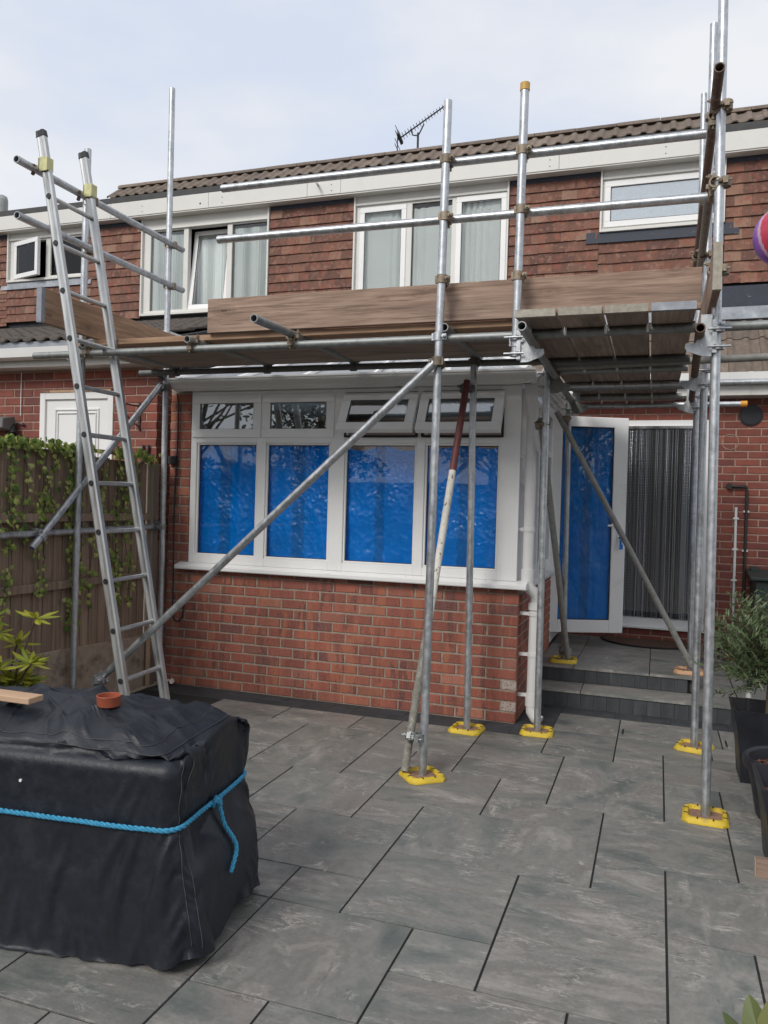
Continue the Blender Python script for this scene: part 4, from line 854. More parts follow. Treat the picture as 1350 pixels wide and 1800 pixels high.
# braces
tube('brace',(-.26,-1.40,2.42),(-2.60,-1.38,.31)); tube('brace',(-2.985,-.18,2.50),(-2.985,-1.56,1.215)); tube('ledger',(-3.035,-.02,1.335),(-3.035,-2.6,1.29))
tube('brace',(.10,1.08,2.40),(1.235,1.10,.33),'painted_tube'); tube('brace',(.135,-.10,2.21),(.25,1.10,.32),'painted_tube')
p0, p1 = Vector((-.40,-1.40,.035)), Vector((-.345,-.36,2.45))
for a,b,m,lb in ((0,.34,'concrete_tube','cement splashed lower end of the painted brace'),(.34,.735,'flaking_white','flaking white paint'),(.735,1,'maroon_paint','maroon painted upper end')): tube('brace',p0.lerp(p1,a),p0.lerp(p1,b),m,lab=lb)
# couplers
VX, VY, VZ = Vector((1,0,0)), Vector((0,1,0)), Vector((0,0,1))
for x in (-.268,.17):
    for z in (3.567,3.238): coup((x,-1.325,z),VX,VZ)
for x,y,z in ((1.15,-1.30,3.62),(1.165,-1.26,3.27)): coup((x,y,z),VX,VY)
for x,y,z,d in ((1.18,-1.35,3.67,VY),(1.185,-1.35,3.28,VY),(1.185,-.085,3.66,VY),(1.188,-.085,3.29,VY),(1.185,1.16,3.66,VY)): coup((x+.005,y,z),VZ,d)
coup((-.275,-1.325,2.88),VX,VZ); coup((.165,-1.325,2.87),VX,VZ); coup((1.195,-1.35,2.83),VZ,VY)
for y in (-1.11,-.13):
    for z in (3.672,3.332): coup((-2.947,y,z),VZ,VY)
coup((-2.99,-.13,1.333),VZ,VY,m='galv_dull'); coup((-3.01,-1.47,1.30),(0,1.38,1.28),VY,m='coupler_new'); coup((-2.97,-.15,2.49),VZ,(0,1.38,1.28),m='galv_dark')
coup((-.275,-1.375,2.40),VZ,(2.34,0,2.11)); coup((-2.55,-1.39,.36),(2.34,0,2.11),VZ,m='coupler_new')
coup((-2.98,-1.205,2.55),VX,VZ,m='coupler_new'); coup((-.285,-1.325,2.55),VX,VZ,m='coupler_new'); coup((.165,-1.325,2.50),VX,VZ,m='coupler_new'); coup((1.19,-1.325,2.55),VX,VZ,m='coupler_new')
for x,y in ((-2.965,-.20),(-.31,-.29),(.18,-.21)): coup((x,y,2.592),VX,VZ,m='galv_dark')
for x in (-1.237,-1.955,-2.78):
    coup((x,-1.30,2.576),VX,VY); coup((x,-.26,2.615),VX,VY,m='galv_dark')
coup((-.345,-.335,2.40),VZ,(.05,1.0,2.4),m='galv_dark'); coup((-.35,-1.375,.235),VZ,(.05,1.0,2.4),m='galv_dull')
coup((.155,-.13,2.165),VZ,(.11,1.2,-1.9)); coup((.17,1.12,2.34),VZ,(1.13,0,-2.07)); coup((.225,1.13,.37),VZ,(.11,1.2,-1.9),m='galv_dull'); coup((1.21,1.13,.41),VZ,(1.13,0,-2.07),m='painted_tube')
# ledger brackets: plates that carry the long tubes beside the uprights
def bracket(x, y, s_, m='galv'):
    q = MB(); q.prism([(x+.0,2.385),(x+.0,2.60),(x+.055*s_,2.60),(x+.06*s_,2.49),(x+.08*s_,2.455),(x+.125*s_,2.455),(x+.13*s_,2.43),(x+.115*s_,2.412),(x+.04*s_,2.385)],1,y-.004,y+.004)
    q.box(min(x-.022*s_,x),max(x-.022*s_,x),y-.02,y+.02,2.40,2.56)
    for z in (2.43,2.52): q.cyl((x-.03*s_,y,z-.012),(x-.03*s_,y,z+.012),TR+.007,12); q.cyl((x-.09*s_,y-.03,z),(x+.02*s_,y-.03,z),.006,8)
    q.build('ledger_bracket', m, sc, smooth=35)
bracket(.195,-1.37,1); bracket(.205,-.14,1,'galv_dull'); bracket(.225,1.13,1,'galv_dull'); bracket(1.175,-1.375,-1); bracket(1.185,-.115,-1); bracket(1.19,1.13,-1)
# bright pigtail studs under the return boards
for y in (-1.33,-.10,.60,.72,1.28,1.64):
    for x in (.43,.645,.86): MB().lathe((x,y-.012,2.560),[(.0,-.030),(.008,-.028),(.010,-.01),(.006,.02)],8).build('board_clip','white_plastic',sc,smooth=60)

# base pads under the uprights
def pad(x, y, rz, label, m='yellow_plastic', z=0):
    t = tag(link('base_pad', None, None, (x,y,z), (0,0,rz)), label, 'base pad', 'base pads under the scaffold uprights')
    a, b, c, h = .113, .078, .10, .030; q = MB(); lo = []; 
    def ring(r, ch, zz): return [(r-ch,-r,zz),(r,-r+ch,zz),(r,r-ch,zz),(r-ch,r,zz),(-r+ch,r,zz),(-r,r-ch,zz),(-r,-r+ch,zz),(-r+ch,-r,zz)]
    rs_ = [ring(a,.03,0.001),ring(a,.03,.012),ring(c,.026,h),ring(b+.006,.018,h),ring(b,.016,.012)]; vs = [v for r in rs_ for v in r]
    fs = [(i*8+k,i*8+(k+1)%8,(i+1)*8+(k+1)%8,(i+1)*8+k) for i in range(4) for k in range(8)]; q.add(vs, fs)
    for k in range(4):
        d = Vector((math.cos(k*math.pi/2),math.sin(k*math.pi/2),0)); e_ = Vector((-d.y,d.x,0))
        for s_ in (-1,1): q.obox(d*.094+e_*s_*.038+Vector((0,0,.0305)),d,e_,(0,0,1),.011,.0035,.0015,1)
    o = bpy.data.objects.new('rim', q.mesh('rim',[m,'gasket'],smooth=40)); COL.objects.link(o); o.parent = t
    q = MB(); q.box(-.0775,.0775,-.0775,.0775,.001,.0135); o = bpy.data.objects.new('steel_plate', q.mesh('steel_plate','rust_plate',bevel=.002)); COL.objects.link(o); o.parent = t
pad(-.305,-1.355,R_(40),'yellow base pad turned cornerwise where the painted brace meets its upright')
pad(-.285,-.31,R_(-4),'yellow base pad in front of the low brick wall'); pad(.184,-.16,R_(3),'yellow base pad beside the downpipe foot')
pad(1.22,-1.35,R_(-3),'nearest yellow base pad, under the tallest front upright'); pad(1.216,-.085,R_(-14),'yellow base pad half hidden behind the tallest front upright')
pad(.21,1.16,R_(2),'yellow base pad on the top doorstep below the open door',z=.27); pad(1.215,1.16,R_(-3),'peach coloured base pad at the right end of the top doorstep','peach_plastic',.27)

# boards
def board(x, y, z, L_, w, t, rz, m, label, cat='scaffold board', name='scaffold_board', group=None, rx=0, hoop=None, ends=(-1,1)):
    q = MB().box(-L_/2,L_/2,-w/2,w/2,0,t)
    o = link(name, None, None, (x,y,z), (rx,0,rz)); tag(o, label, cat, group)
    c = bpy.data.objects.new('plank', q.mesh('plank', m, bevel=.003)); COL.objects.link(c); c.parent = o
    for s_ in ends:
        e_ = MB().box(s_*L_/2-.03,s_*L_/2+.0015,-w/2-.001,w/2+.001,-.001,t+.001)
        for kk in (-.4,-.2,.0,.2,.4):
            e_.cyl((s_*(L_/2+.001),kk*w,t*.5),(s_*(L_/2+.004),kk*w,t*.5),.005,8)
        c = bpy.data.objects.new('end_band', e_.mesh('end_band', hoop or 'board_grey')); COL.objects.link(c); c.parent = o
    return o
gd = 'boards of the scaffold deck'; gt = 'toe boards round the scaffold deck'
FL = ['front deck board nearest the camera, its pale edge under the toe board','second deck board behind the front edge of the scaffold deck','third deck board back from the front edge of the scaffold deck','rear deck board of the scaffold, over the conservatory roof']
for k in range(4): board(-1.38,-1.08+.232*k,2.628,3.2,.226,.038,0,'board_wood_new' if k == 0 else 'board_under',FL[k],group=gd)
RLb = ['brown deck board of the right-hand return, next to the yellow capped upright','second deck board of the right-hand return','dark stained third deck board of the right-hand return','rightmost deck board of the return, with a pale metal end strip']
for k,(a,b) in enumerate(((.212,.418),(.425,.640),(.647,.855),(.862,1.07))):
    board((a+b)/2,.10,2.576,3.38,b-a,.038,R_(90+.3*(k-1)),'board_under',RLb[k],group=gd,hoop='lead' if k == 3 else 'board_grey')
def toe(x, y, L_, rz, m, label, z=2.668, lean=0, ends=(-1,)):
    o = board(x,y,z,L_,.038,.223,rz,m,label,name='toe_board',group=gt,rx=lean,ends=ends,hoop='lead' if ends and x < -2 else None)
    return o
toe(-.385,-1.21,3.02,R_(0),'board_wood','long brown toe board along the front of the scaffold deck',z=2.667,ends=())
toe(-2.87,-.89,1.50,R_(90),'board_wood_new','orange brown toe board across the left end of the deck behind the ladder',z=2.69)
toe(1.172,-.09,3.18,R_(90),'board_wood','toe board seen end on along the right side of the deck',z=2.64)

# ------------------------------------------------------------------ ladder
lad = thing('ladder','galvanised metal ladder leaning on the left end guard rails','ladder',(-2.17,-1.44,0))
def stile(y, top, bot, dots):
    top, bot = Vector(top), Vector(bot); d = (top-bot).normalized(); v = Vector((0,1,0)); u = d.cross(v).normalized()
    prof = [(-.030,-.014),(-.020,-.020),(-.006,-.0185),(-.004,-.0165),(.004,-.0165),(.006,-.0185),(.020,-.020),(.030,-.014),(.030,.014),(.020,.020),(-.020,.020),(-.030,.014)]
    n = len(prof); vs = [bot+u*a+v*b for a,b in prof]+[top+u*a+v*b for a,b in prof]; q = MB(); q.add(vs,[tuple(range(n))[::-1],tuple(range(n,2*n))]+[(i,(i+1)%n,n+(i+1)%n,n+i) for i in range(n)])
    st = q.build('stile','alloy',lad,smooth=25)
    q = MB(); q.add([top-d*.02+u*a*1.12+v*b*1.2 for a,b in prof]+[top+d*.02+u*a*1.05+v*b*1.1 for a,b in prof],[tuple(range(n))[::-1],tuple(range(n,2*n))]+[(i,(i+1)%n,n+(i+1)%n,n+i) for i in range(n)]); q.build('end_cap','black_plastic',lad)
    return top, bot
lt, lb_ = stile(-1.64,(-2.908,-1.64,3.91),(-2.088,-1.64,.0),1); rt, rb = stile(-1.22,(-2.928,-1.22,3.95),(-2.105,-1.22,.0),0)
for k in range(12):
    z = .125+.3065*k
    if z > 3.85: break
    a = lb_.lerp(lt,z/3.91); b = rb.lerp(rt,(z+.005)/3.95); q = MB(); q.cyl(a+Vector((0,.01,0)),b-Vector((0,.01,0)),.0155,10); q.build('rung','alloy',lad,smooth=50)
    q = MB(); q.cyl(a+Vector((0,-.0195,0)),a+Vector((0,-.0235,0)),.018,14); q.build('rung_plug','black_plastic',lad,smooth=40)
for y,z in ((-1.64,3.71),(-1.22,3.70)):
    x = -2.908+(3.91-z)*.2097; q = MB(); q.box(x-.030,x+.034,y-.030,y-.021,z-.052,z+.040); q.box(x-.036,x-.031,y-.034,y+.024,z-.048,z+.036); q.box(x+.034,x+.039,y-.034,y+.024,z-.048,z+.036); o = q.build('ladder_clip','zinc_yellow',lad,bevel=.002)
    q = MB(); q.cyl((x-.075,y-.07,z-.02),(x-.03,y-.07,z-.035),.014,8); q.cyl((x-.06,y-.05,z-.075),(x-.06,y-.02,z-.01),.012,8); q.build('clip_bolt','rust_tube',lad)

# ------------------------------------------------------------------ fence with ivy garlands
fe = thing('fence','brown close-board garden fence with concrete gravel board and arris rails','fence',(-3.1,-1.5,0))
FXX = -3.10; y = -3.4
me_b = []
for k in range(3):
    q = MB(); q.prism([(-.0525,.0),(.0525,.0),(.0525,.018),(-.0525,.007)],2,.0,1.47); me_b.append(q.mesh('fence_board','fence_wood',(0,0,0)))
while y < -.19:
    t_ = (y+3.4)/3.2; zb_ = .52-.12*t_
    o = link('fence_board', random.choice(me_b), fe, (FXX, y, zb_-.02+U(-.004,.004)), (0,U(-.006,.006),R_(-90)+U(-.02,.02))); y += .096
MB().box(FXX-.03,FXX+.04,-3.45,-.14,1.905,1.93).build('capping_rail','fence_wood',fe,bevel=.004)
for z in (1.415,.935): MB().box(FXX+.019,FXX+.055,-3.45,-.17,z-.03,z+.03).build('arris_rail','fence_wood',fe,bevel=.006)
q = MB(); q.add([(FXX-.02,-3.45,0),(FXX+.03,-3.45,0),(FXX+.03,-.17,0),(FXX-.02,-.17,0),(FXX-.02,-3.45,.56),(FXX+.03,-3.45,.56),(FXX+.03,-.17,.425),(FXX-.02,-.17,.425)],[(0,3,2,1),(4,5,6,7),(0,1,5,4),(1,2,6,5),(2,3,7,6),(3,0,4,7)]); q.build('gravel_board','gravel_board',fe,bevel=.006)
MB().box(FXX-.03,FXX+.06,-.165,-.075,0,1.86).build('fence_post','post_wood',fe,bevel=.006)
MB().box(FXX+.055,FXX+.075,-.20,-.17,0,.50).build('batten','offcut_wood',fe)
IVY = [(0,-.5),(.22,-.42),(.48,-.20),(.26,-.06),(.30,.20),(.10,.16),(0,.52),(-.10,.16),(-.30,.20),(-.26,-.06),(-.48,-.20),(-.22,-.42)]
def leaf_poly(q, c, nrm, up, size, poly, tone, bend=.12):
    nrm = Vector(nrm).normalized(); up = Vector(up); up = (up-nrm*up.dot(nrm)).normalized(); r = up.cross(nrm)
    vs = [Vector(c)+nrm*bend*size*.5]+[Vector(c)+(r*a+up*b)*size+nrm*(-bend*size*abs(a)*2) for a,b in poly]; n = len(poly)
    q.add(vs,[(0,1+i,1+(i+1)%n) for i in range(n)],tone=tone)
def garland(pts, name, label, dens=26, spread=.05, size=(.028,.052)):
    t = thing(name, label, 'garland', pts[0], 'artificial ivy garlands on the fence'); q = MB(); L_ = sum((Vector(b)-Vector(a)).length for a,b in zip(pts[:-1],pts[1:]))
    q.sweep(pts,.0025,5); q.build('vine','black_pipe',t); q = MB()
    for k in range(int(L_*dens*2.1)):
        s_ = U(0,.999)*(len(pts)-1); i = int(s_); p = Vector(pts[i]).lerp(Vector(pts[i+1]),s_-i)+Vector((abs(random.gauss(0,.018))+.004,random.gauss(0,spread*.6),random.gauss(0,.02)))
        leaf_poly(q,p,(1+U(0,.4),U(-.9,.6),U(-.3,.7)),(U(-.3,.3),U(-.5,.5),-1 if random.random() < .75 else U(-1,1)),U(*size),IVY,max(0.01,min(.99,random.gauss(.5,.28))))
    q.build('ivy_leaves','ivy_leaf',t,recalc=False)
yg = -2.25; k = 0
NAMES = ['hanging ivy strand','long hanging ivy strand','thin hanging ivy strand']
ys_ = [(-2.05,1.0,30),(-1.86,.75,34),(-1.66,1.30,44),(-1.56,.7,22),(-1.42,1.05,46),(-1.28,.55,26),(-1.14,1.35,44),(-1.04,1.30,40),(-.92,1.15,20),(-.80,.45,26),(-.62,1.32,52),(-.52,1.2,34),(-.45,.6,16),(-.36,.35,24)]
LBI = ['ivy strand hanging on the fence just outside the left edge of the view','short ivy strand near the left edge of the view','thick ivy strand hanging to mid height left of the outer scaffold post','sparse ivy strand beside a thick one on the left part of the fence','dense ivy strand hanging down behind the lower end of the short diagonal brace',
   'short ivy strand under the fence top left of the outer post','long dense ivy strand just left of the outer scaffold post, reaching the gravel board','long ivy strand directly behind the outer scaffold post','sparse ivy strand between the outer post and the ladder','short ivy tuft near the fence top seen between the ladder stiles','dense long ivy strand seen between the ladder rungs','ivy strand beside the right ladder stile','sparse short ivy strand left of the fence post','short leafy strand at the fence end by the brick wall']
for (yy,ln,dn_),lb in zip(ys_,LBI):
    pts = [(FXX+.045+.008*math.sin(j*1.3),yy+.025*math.sin(j*.9+yy*9)+.01*j*math.sin(yy*20),1.92-ln*j/8) for j in range(9)]; garland(pts,'ivy_garland',lb,dens=dn_)
garland([(FXX+.05,-2.4+.1*j,1.925+.025*math.sin(j*1.9)-.015*(j%3)) for j in range(16)],'ivy_garland','ivy garland draped along the fence top left of the ladder',dens=150,spread=.03,size=(.028,.05))
garland([(FXX+.05,-.66+.075*j,1.90+.03*math.sin(j*1.9)) for j in range(8)],'ivy_garland','ivy garland draped over the fence top beside the brick wall',dens=150,spread=.03,size=(.028,.048))

# cable and junction box on the pier
cbx = thing('cable','black cable hanging down the brick pier and looped up at its end','cable',(-2.93,-.01,1.5))
q = MB(); q.sweep([(-2.93,-.012,2.46),(-2.915,-.012,2.36),(-2.915,-.012,2.0),(-2.925,-.012,1.8),(-2.935,-.012,1.4),(-2.925,-.012,.85),(-2.925,-.012,.62),(-2.905,-.014,.545),(-2.86,-.016,.535),(-2.825,-.014,.58),(-2.815,-.012,.66),(-2.81,-.012,.70)],.006,6); q.build('wire','black_plastic',cbx,smooth=60)
q = MB(); q.box(-2.985,-2.915,-.045,-.001,1.86,1.93); q.build('junction_box','gasket',cbx,bevel=.005)
q = MB(); q.cyl((-2.94,-.03,.03),(-2.90,-.06,.035),.018,8); q.cyl((-2.90,-.06,.035),(-2.87,-.075,.04),.024,8); tag(q.build('hose_connector','chrome',smooth=40),'small metal fitting lying at the foot of the brick pier','fitting')

# ------------------------------------------------------------------ covered box, rope, things on it
import numpy as np
CHX, CHY, CH, CA, CCX, CCY = .690, .305, .690, R_(6), -1.268, -3.285
def drape():
    """a loose sewn cover let fall over the box: position based cloth, pulled in by the rope"""
    rng = np.random.default_rng(11); NT, MT, MS = 360, 26, 76; r = .045
    hx, hy = CHX, CHY; seg = [2*(hy-r), math.pi*r/2, 2*(hx-r), math.pi*r/2]*2; tot = sum(seg); ring = []
    starts = [(hx, -(hy-r), 0,1), (hx-r, hy-r, None), (hx-r, hy, -1,0), (-(hx-r), hy-r, None), (-hx, hy-r, 0,-1), (-(hx-r), -(hy-r), None), (-(hx-r), -hy, 1,0), (hx-r, -(hy-r), None)]
    a0 = [0, 0, 0, math.pi/2, 0, math.pi, 0, 1.5*math.pi]
    for i in range(NT):
        d = tot*i/NT; k = 0
        while d > seg[k]: d -= seg[k]; k += 1
        st = starts[k]
        if st[2] is None: a = a0[k]+d/r; ring.append((st[0]+r*math.cos(a), st[1]+r*math.sin(a)))
        else: ring.append((st[0]+st[2]*d, st[1]+st[3]*d))
    ring = np.array(ring); rows = []; rest = []
    for k in range(MT):
        t = (k+.4)/(MT-.6); rest.append(np.c_[ring*t*1.04, np.full(NT, CH+.02)])
    LS = .672
    for k in range(1, MS+1):
        t = k/MS; rest.append(np.c_[ring*(1.05+.14*t), np.full(NT, CH+.02-LS*t)])
    Rr = np.array(rest); M = len(Rr)
    def sm(a, n):
        for _ in range(n): a = (a+np.roll(a,1,1)+np.roll(a,-1,1)+np.roll(a,1,0)+np.roll(a,-1,0))/5
        return a
    P = Rr.copy(); nz_ = sm(rng.normal(size=(M,NT)), 60); nz_ /= nz_.std(); n2 = sm(rng.normal(size=(M,NT)), 12); n2 /= n2.std()
    rad = np.concatenate([np.zeros(MT), np.linspace(.25,1,MS)])[:,None]
    outv = P[:,:,:2]/np.maximum(np.linalg.norm(P[:,:,:2],axis=2,keepdims=True),1e-6)
    P[:,:,:2] += outv*((nz_*.016+n2*.007)*rad)[:,:,None]
    rd = lambda a,b,c,w: max(0,1-abs(noise.noise(Vector((a,b,c))))/w)**1.3
    PIN = MT-3
    for k in range(MT):                                   # the flat top keeps its own low creases
        e_ = min(1, max(0, (PIN-k)/5))
        for i in range(NT):
            x_, y_ = P[k,i,0], P[k,i,1]
            P[k,i,2] = CH+.008+(.088+.012*math.sin(x_*4+.6))*max(0,1-(k/PIN)**2.3)+(.004+e_*(.026*rd(x_*2.3+y_*1.6,y_*2.6-x_*.8,1.7,.20)+.018*rd(x_*4.2-y_*3.2,y_*4+x_*1.5,6.7,.16)+.012*rd(x_*7+y_*5,y_*6-x_*2.6,26.7,.12)))
    wgt = np.ones(M); wgt[:PIN] = 0
    def pairs(di, dj, col):
        if dj == 0: return (slice(None), np.arange(NT)[(np.arange(NT)//di) % 2 == col], di, 0)
        return (np.arange(M-dj)[(np.arange(M-dj)//dj) % 2 == col], None, di, dj)
    C = []
    for di,dj,st in ((1,0,1.0),(0,1,1.0),(1,1,.6),(-1,1,.6),(4,0,.06),(0,4,.06)):
        A = Rr[:M-dj] if dj else Rr; B = np.roll(Rr,-di,1)[dj:] if dj else np.roll(Rr,-di,1); L0 = np.linalg.norm(B-A,axis=2)
        for col in (0,1): C.append((pairs(di,dj,col),st,L0))
    V = np.zeros_like(P); dt = 1/50; jr = MT+int((CH+.02-.475)/LS*MS)-1
    hb = np.array([CHX, CHY, CH/2]); rr_ = .045
    def sd1(p, cz, h, rr):
        q0 = p-np.array([0,0,cz]); q = np.abs(q0)-(h-rr); mq = np.maximum(q,0); ln = np.linalg.norm(mq,axis=-1); ins = np.minimum(q.max(-1),0)
        d = ln+ins-rr; ax = q.argmax(-1); gi = np.eye(3)[ax]; g = np.where((ln > 1e-9)[...,None], mq/np.maximum(ln,1e-9)[...,None], gi)*np.where(q0 < 0,-1,1); return d, g
    hl_ = np.array([CHX+.085, CHY+.006, .19])
    def sdf(p):
        d, g = sd1(p, CH/2, hb, rr_); d2, g2 = sd1(p, .20, hl_, .11); m2 = d2 < d; return np.where(m2, d2, d), np.where(m2[...,None], g2, g)
    sl = np.arange(1, MS+1)*LS/MS*1.015; nr_ = jr-MT+1
    for step in range(75):
        V[:,:,2] -= 2.2*dt; V *= .95; Q = P+V*dt*wgt[:,None,None]
        for it in range(6):
            for (ra,ca_,di,dj),st,L0 in C:
                if dj == 0:
                    ia = ca_; ib = (ca_+di) % NT; A = Q[:,ia]; B = Q[:,ib]; l0 = L0[:,ia]; wa = wb_ = wgt[:,None]
                else:
                    A = Q[ra]; B = np.roll(Q,-di,1)[ra+dj]; l0 = L0[ra]; wa, wb_ = wgt[ra][:,None], wgt[ra+dj][:,None]
                D = B-A; ln = np.linalg.norm(D,axis=2); k = st*(ln-l0)/np.maximum(ln,1e-7)
                k = np.where(k < 0, k*.6, k)/np.maximum(wa+wb_,1e-6)
                if dj == 0:
                    Q[:,ia] = A+D*(k*wa)[:,:,None]; Q[:,ib] = B-D*(k*wb_)[:,:,None]
                else:
                    Q[ra] += D*(k*wa)[:,:,None]; Q[ra+dj] -= np.roll(D*(k*wb_)[:,:,None], di, 1)
            for a_, r0, r1 in ((MT-1, MT, M),):       # cloth cannot hang further from its seam or from the rope than it is long
                D = Q[r0:r1]-Q[a_]; ln = np.linalg.norm(D,axis=2); mx_ = (np.arange(r0,r1)-a_)*(LS/MS*1.015); f_ = np.minimum(1, mx_[:,None]/np.maximum(ln,1e-7)); Q[r0:r1] = Q[a_]+D*f_[:,:,None]
            d, g = sdf(Q[PIN:]); Q[PIN:] += g*np.maximum(.004-d,0)[:,:,None]
            S = Q[MT:]; d, g = sdf(S); mk_ = np.abs(S[:,:,2]-.477) < .016; Q[MT:] -= g*(np.where(mk_, np.maximum(d-.008,0)*.6, 0))[:,:,None]
            Q[:,:,2] = np.maximum(Q[:,:,2], .008)
        V = (Q-P)/dt; d,g = sdf(Q); V[(d < .007)] *= .5; V[Q[:,:,2] < .012] *= .3; P = Q
    ca, sa = math.cos(CA), math.sin(CA); X = P[:,:,0]*ca-P[:,:,1]*sa+CCX; Y = P[:,:,0]*sa+P[:,:,1]*ca+CCY
    return np.stack([X,Y,P[:,:,2]],axis=2), MT, jr
CP, CMT, CJR = drape(); CM, NT = CP.shape[:2]
q = MB(); vs = [tuple(v) for v in CP.reshape(-1,3)]; c0 = tuple(CP[0].mean(0)); vs.append(c0)
q.add(vs,[(j*NT+i,j*NT+(i+1)%NT,(j+1)*NT+(i+1)%NT,(j+1)*NT+i) for j in range(CM-1) for i in range(NT)]+[(CM*NT,(i+1)%NT,i) for i in range(NT)])
cov = tag(q.build('covered_box','tarp_black',smooth=75),'large box under a creased black waterproof cover tied round with blue rope','covered box')
def cover_near(x, y, top=True):
    a = CP[:CMT] if top else CP; d = (a[:,:,0]-x)**2+(a[:,:,1]-y)**2; k = np.unravel_index(d.argmin(), d.shape); return Vector(a[k])
q = MB(); ic = int(((CP[CMT+20,:,0]+.56)**2+(CP[CMT+20,:,1]+3.53)**2).argmin())
def seam(pts, r=.0015): q.sweep(pts, r, 4)
def outw(j, i, o=.0015):
    p = CP[j, i % NT]; a = CP[j, (i+1) % NT]-CP[j, (i-1) % NT]; b = CP[min(j+1,CM-1), i % NT]-CP[j-1, i % NT]; n = np.cross(a,b); n /= max(np.linalg.norm(n),1e-9)
    if n[0]*(p[0]-CCX)+n[1]*(p[1]-CCY)+n[2]*(p[2]-.3) < 0: n = -n
    return Vector(p+n*o)
seam([outw(j,ic+4) for j in range(CMT+3,CM-4)]); seam([outw(j,ic+7) for j in range(CMT+3,CM-4)])
seam([outw(CMT-4,ic+k) for k in range(-110,95)]); seam([outw(CMT-6,ic+k) for k in range(-110,95)])
st_ = q.build('stitching','stitch'); st_.parent = cov; st_.location = st_.location-cov.location
rp = thing('rope','blue polypropylene rope tied round the black cover with a knot and loose end','rope',(-.58,-3.25,.47))
def rope_line(path, name, r=.0075, tw=42):
    q = MB(); pts = [Vector(p) for p in path]; cum = [0]
    for a,b in zip(pts[:-1],pts[1:]): cum.append(cum[-1]+(b-a).length)
    for k in range(3):
        out = []
        for i,p in enumerate(pts):
            d = (pts[min(i+1,len(pts)-1)]-pts[max(i-1,0)]).normalized(); a = Vector((0,0,1))-d*d.z; a = a.normalized() if a.length > .1 else Vector((1,0,0)); b = d.cross(a); ph = cum[i]*tw*2.4+k*2.094
            out.append(p+(a*math.cos(ph)+b*math.sin(ph))*r*.62)
        q.sweep(out, r*.62, 6)
    q.build(name,'rope_blue',rp,smooth=80)
rt_pts = []
for i in range(NT):
    col_ = CP[CMT:,i]; j = int(np.abs(col_[:,2]-.477).argmin()); p = Vector(col_[j]); p.z = .477; d = Vector((p.x-CCX, p.y-CCY, 0))
    d = Vector((math.copysign(min(1.2,abs(d.x)/CHX)**8,d.x), math.copysign(min(1.2,abs(d.y)/CHY)**8,d.y),0)).normalized(); rt_pts.append(p+d*.013)
sm = [sum((rt_pts[(i+k) % len(rt_pts)] for k in range(-3,4)),Vector())/7 for i in range(len(rt_pts))]
sm2 = []
for i in range(len(sm)):
    a, b = sm[i], sm[(i+1) % len(sm)]; n_ = max(1,int((b-a).length/.004)); sm2 += [a.lerp(b,k/n_) for k in range(n_)]
rope_line(sm2+[sm2[0]],'rope_loop')
kn = min(sm2, key=lambda p: (p-Vector((-.55,-3.23,.46))).length)
q = MB(); 
for k in range(3): q.sweep([kn+Vector((.012+.010*math.cos(a+k),.020*math.sin(a+k*.7)+.006*(k-1),.016*math.cos(a*1.0+k*1.9))) for a in [2*math.pi*j/14 for j in range(15)]],.008,6)
q.build('knot','rope_blue',rp,smooth=80)
tail = [kn+Vector(v) for v in ((.016,0,-.005),(.026,.004,-.04),(.036,.008,-.09),(.044,.022,-.13),(.050,.034,-.165),(.054,.026,-.195),(.056,.0,-.225),(.058,-.016,-.242))]
tl = []
for a,b in zip(tail[:-1],tail[1:]): tl += [a.lerp(b,k/10) for k in range(10)]
tl.append(tail[-1]); RS_ = CP[CMT:].reshape(-1,3); RS_ = RS_[RS_[:,0] > CCX+.4]
for p in tl:                                            # the loose end lies on the outside of the cover
    dd_ = (RS_[:,1]-p.y)**2+(RS_[:,2]-p.z)**2; near = RS_[np.argsort(dd_)[:6]]; p.x = max(p.x, float(near[:,0].max())+.011)
tl = [tl[0]]+[(tl[k-1]+tl[k]+tl[k+1])/3 for k in range(1,len(tl)-1)]+[tl[-1]]
rope_line(tl,'loose_end',.0072)
zt_ = cover_near(-.947,-3.345).z+.003
rm = thing('ramekin','small round terracotta dish standing on the black cover','dish',(-.947,-3.345,zt_))
q = MB(); q.lathe((-.947,-3.345,zt_-.004),[(.0,.002),(.036,.002),(.041,.006),(.043,.038),(.0445,.042),(.043,.044),(.040,.043),(.038,.012),(.0,.010)],28); q.build('bowl','terracotta',rm,smooth=40)
zw_ = max(cover_near(a,b).z for a in (-1.48,-1.35,-1.22) for b in (-3.46,-3.43,-3.40))
wb = MB().box(-1.50,-1.20,-3.47,-3.395,zw_+.001,zw_+.023); tag(wb.build('timber_offcut','offcut_wood',bevel=.002),'pale timber offcut lying on the black cover at the left edge','timber')
fr_pts = [Vector(v) for v in CP[CMT:,:].reshape(-1,3) if v[1] < CCY-.1]; best = min(fr_pts, key=lambda p: abs(p.x+1.125)+abs(p.z-.583))
dt = MB().cyl(best+Vector((0,.002,0)),best+Vector((0,-.004,0)),.0055,12); o = dt.build('button','white_plastic'); o.parent = cov; o.location = o.location-cov.location

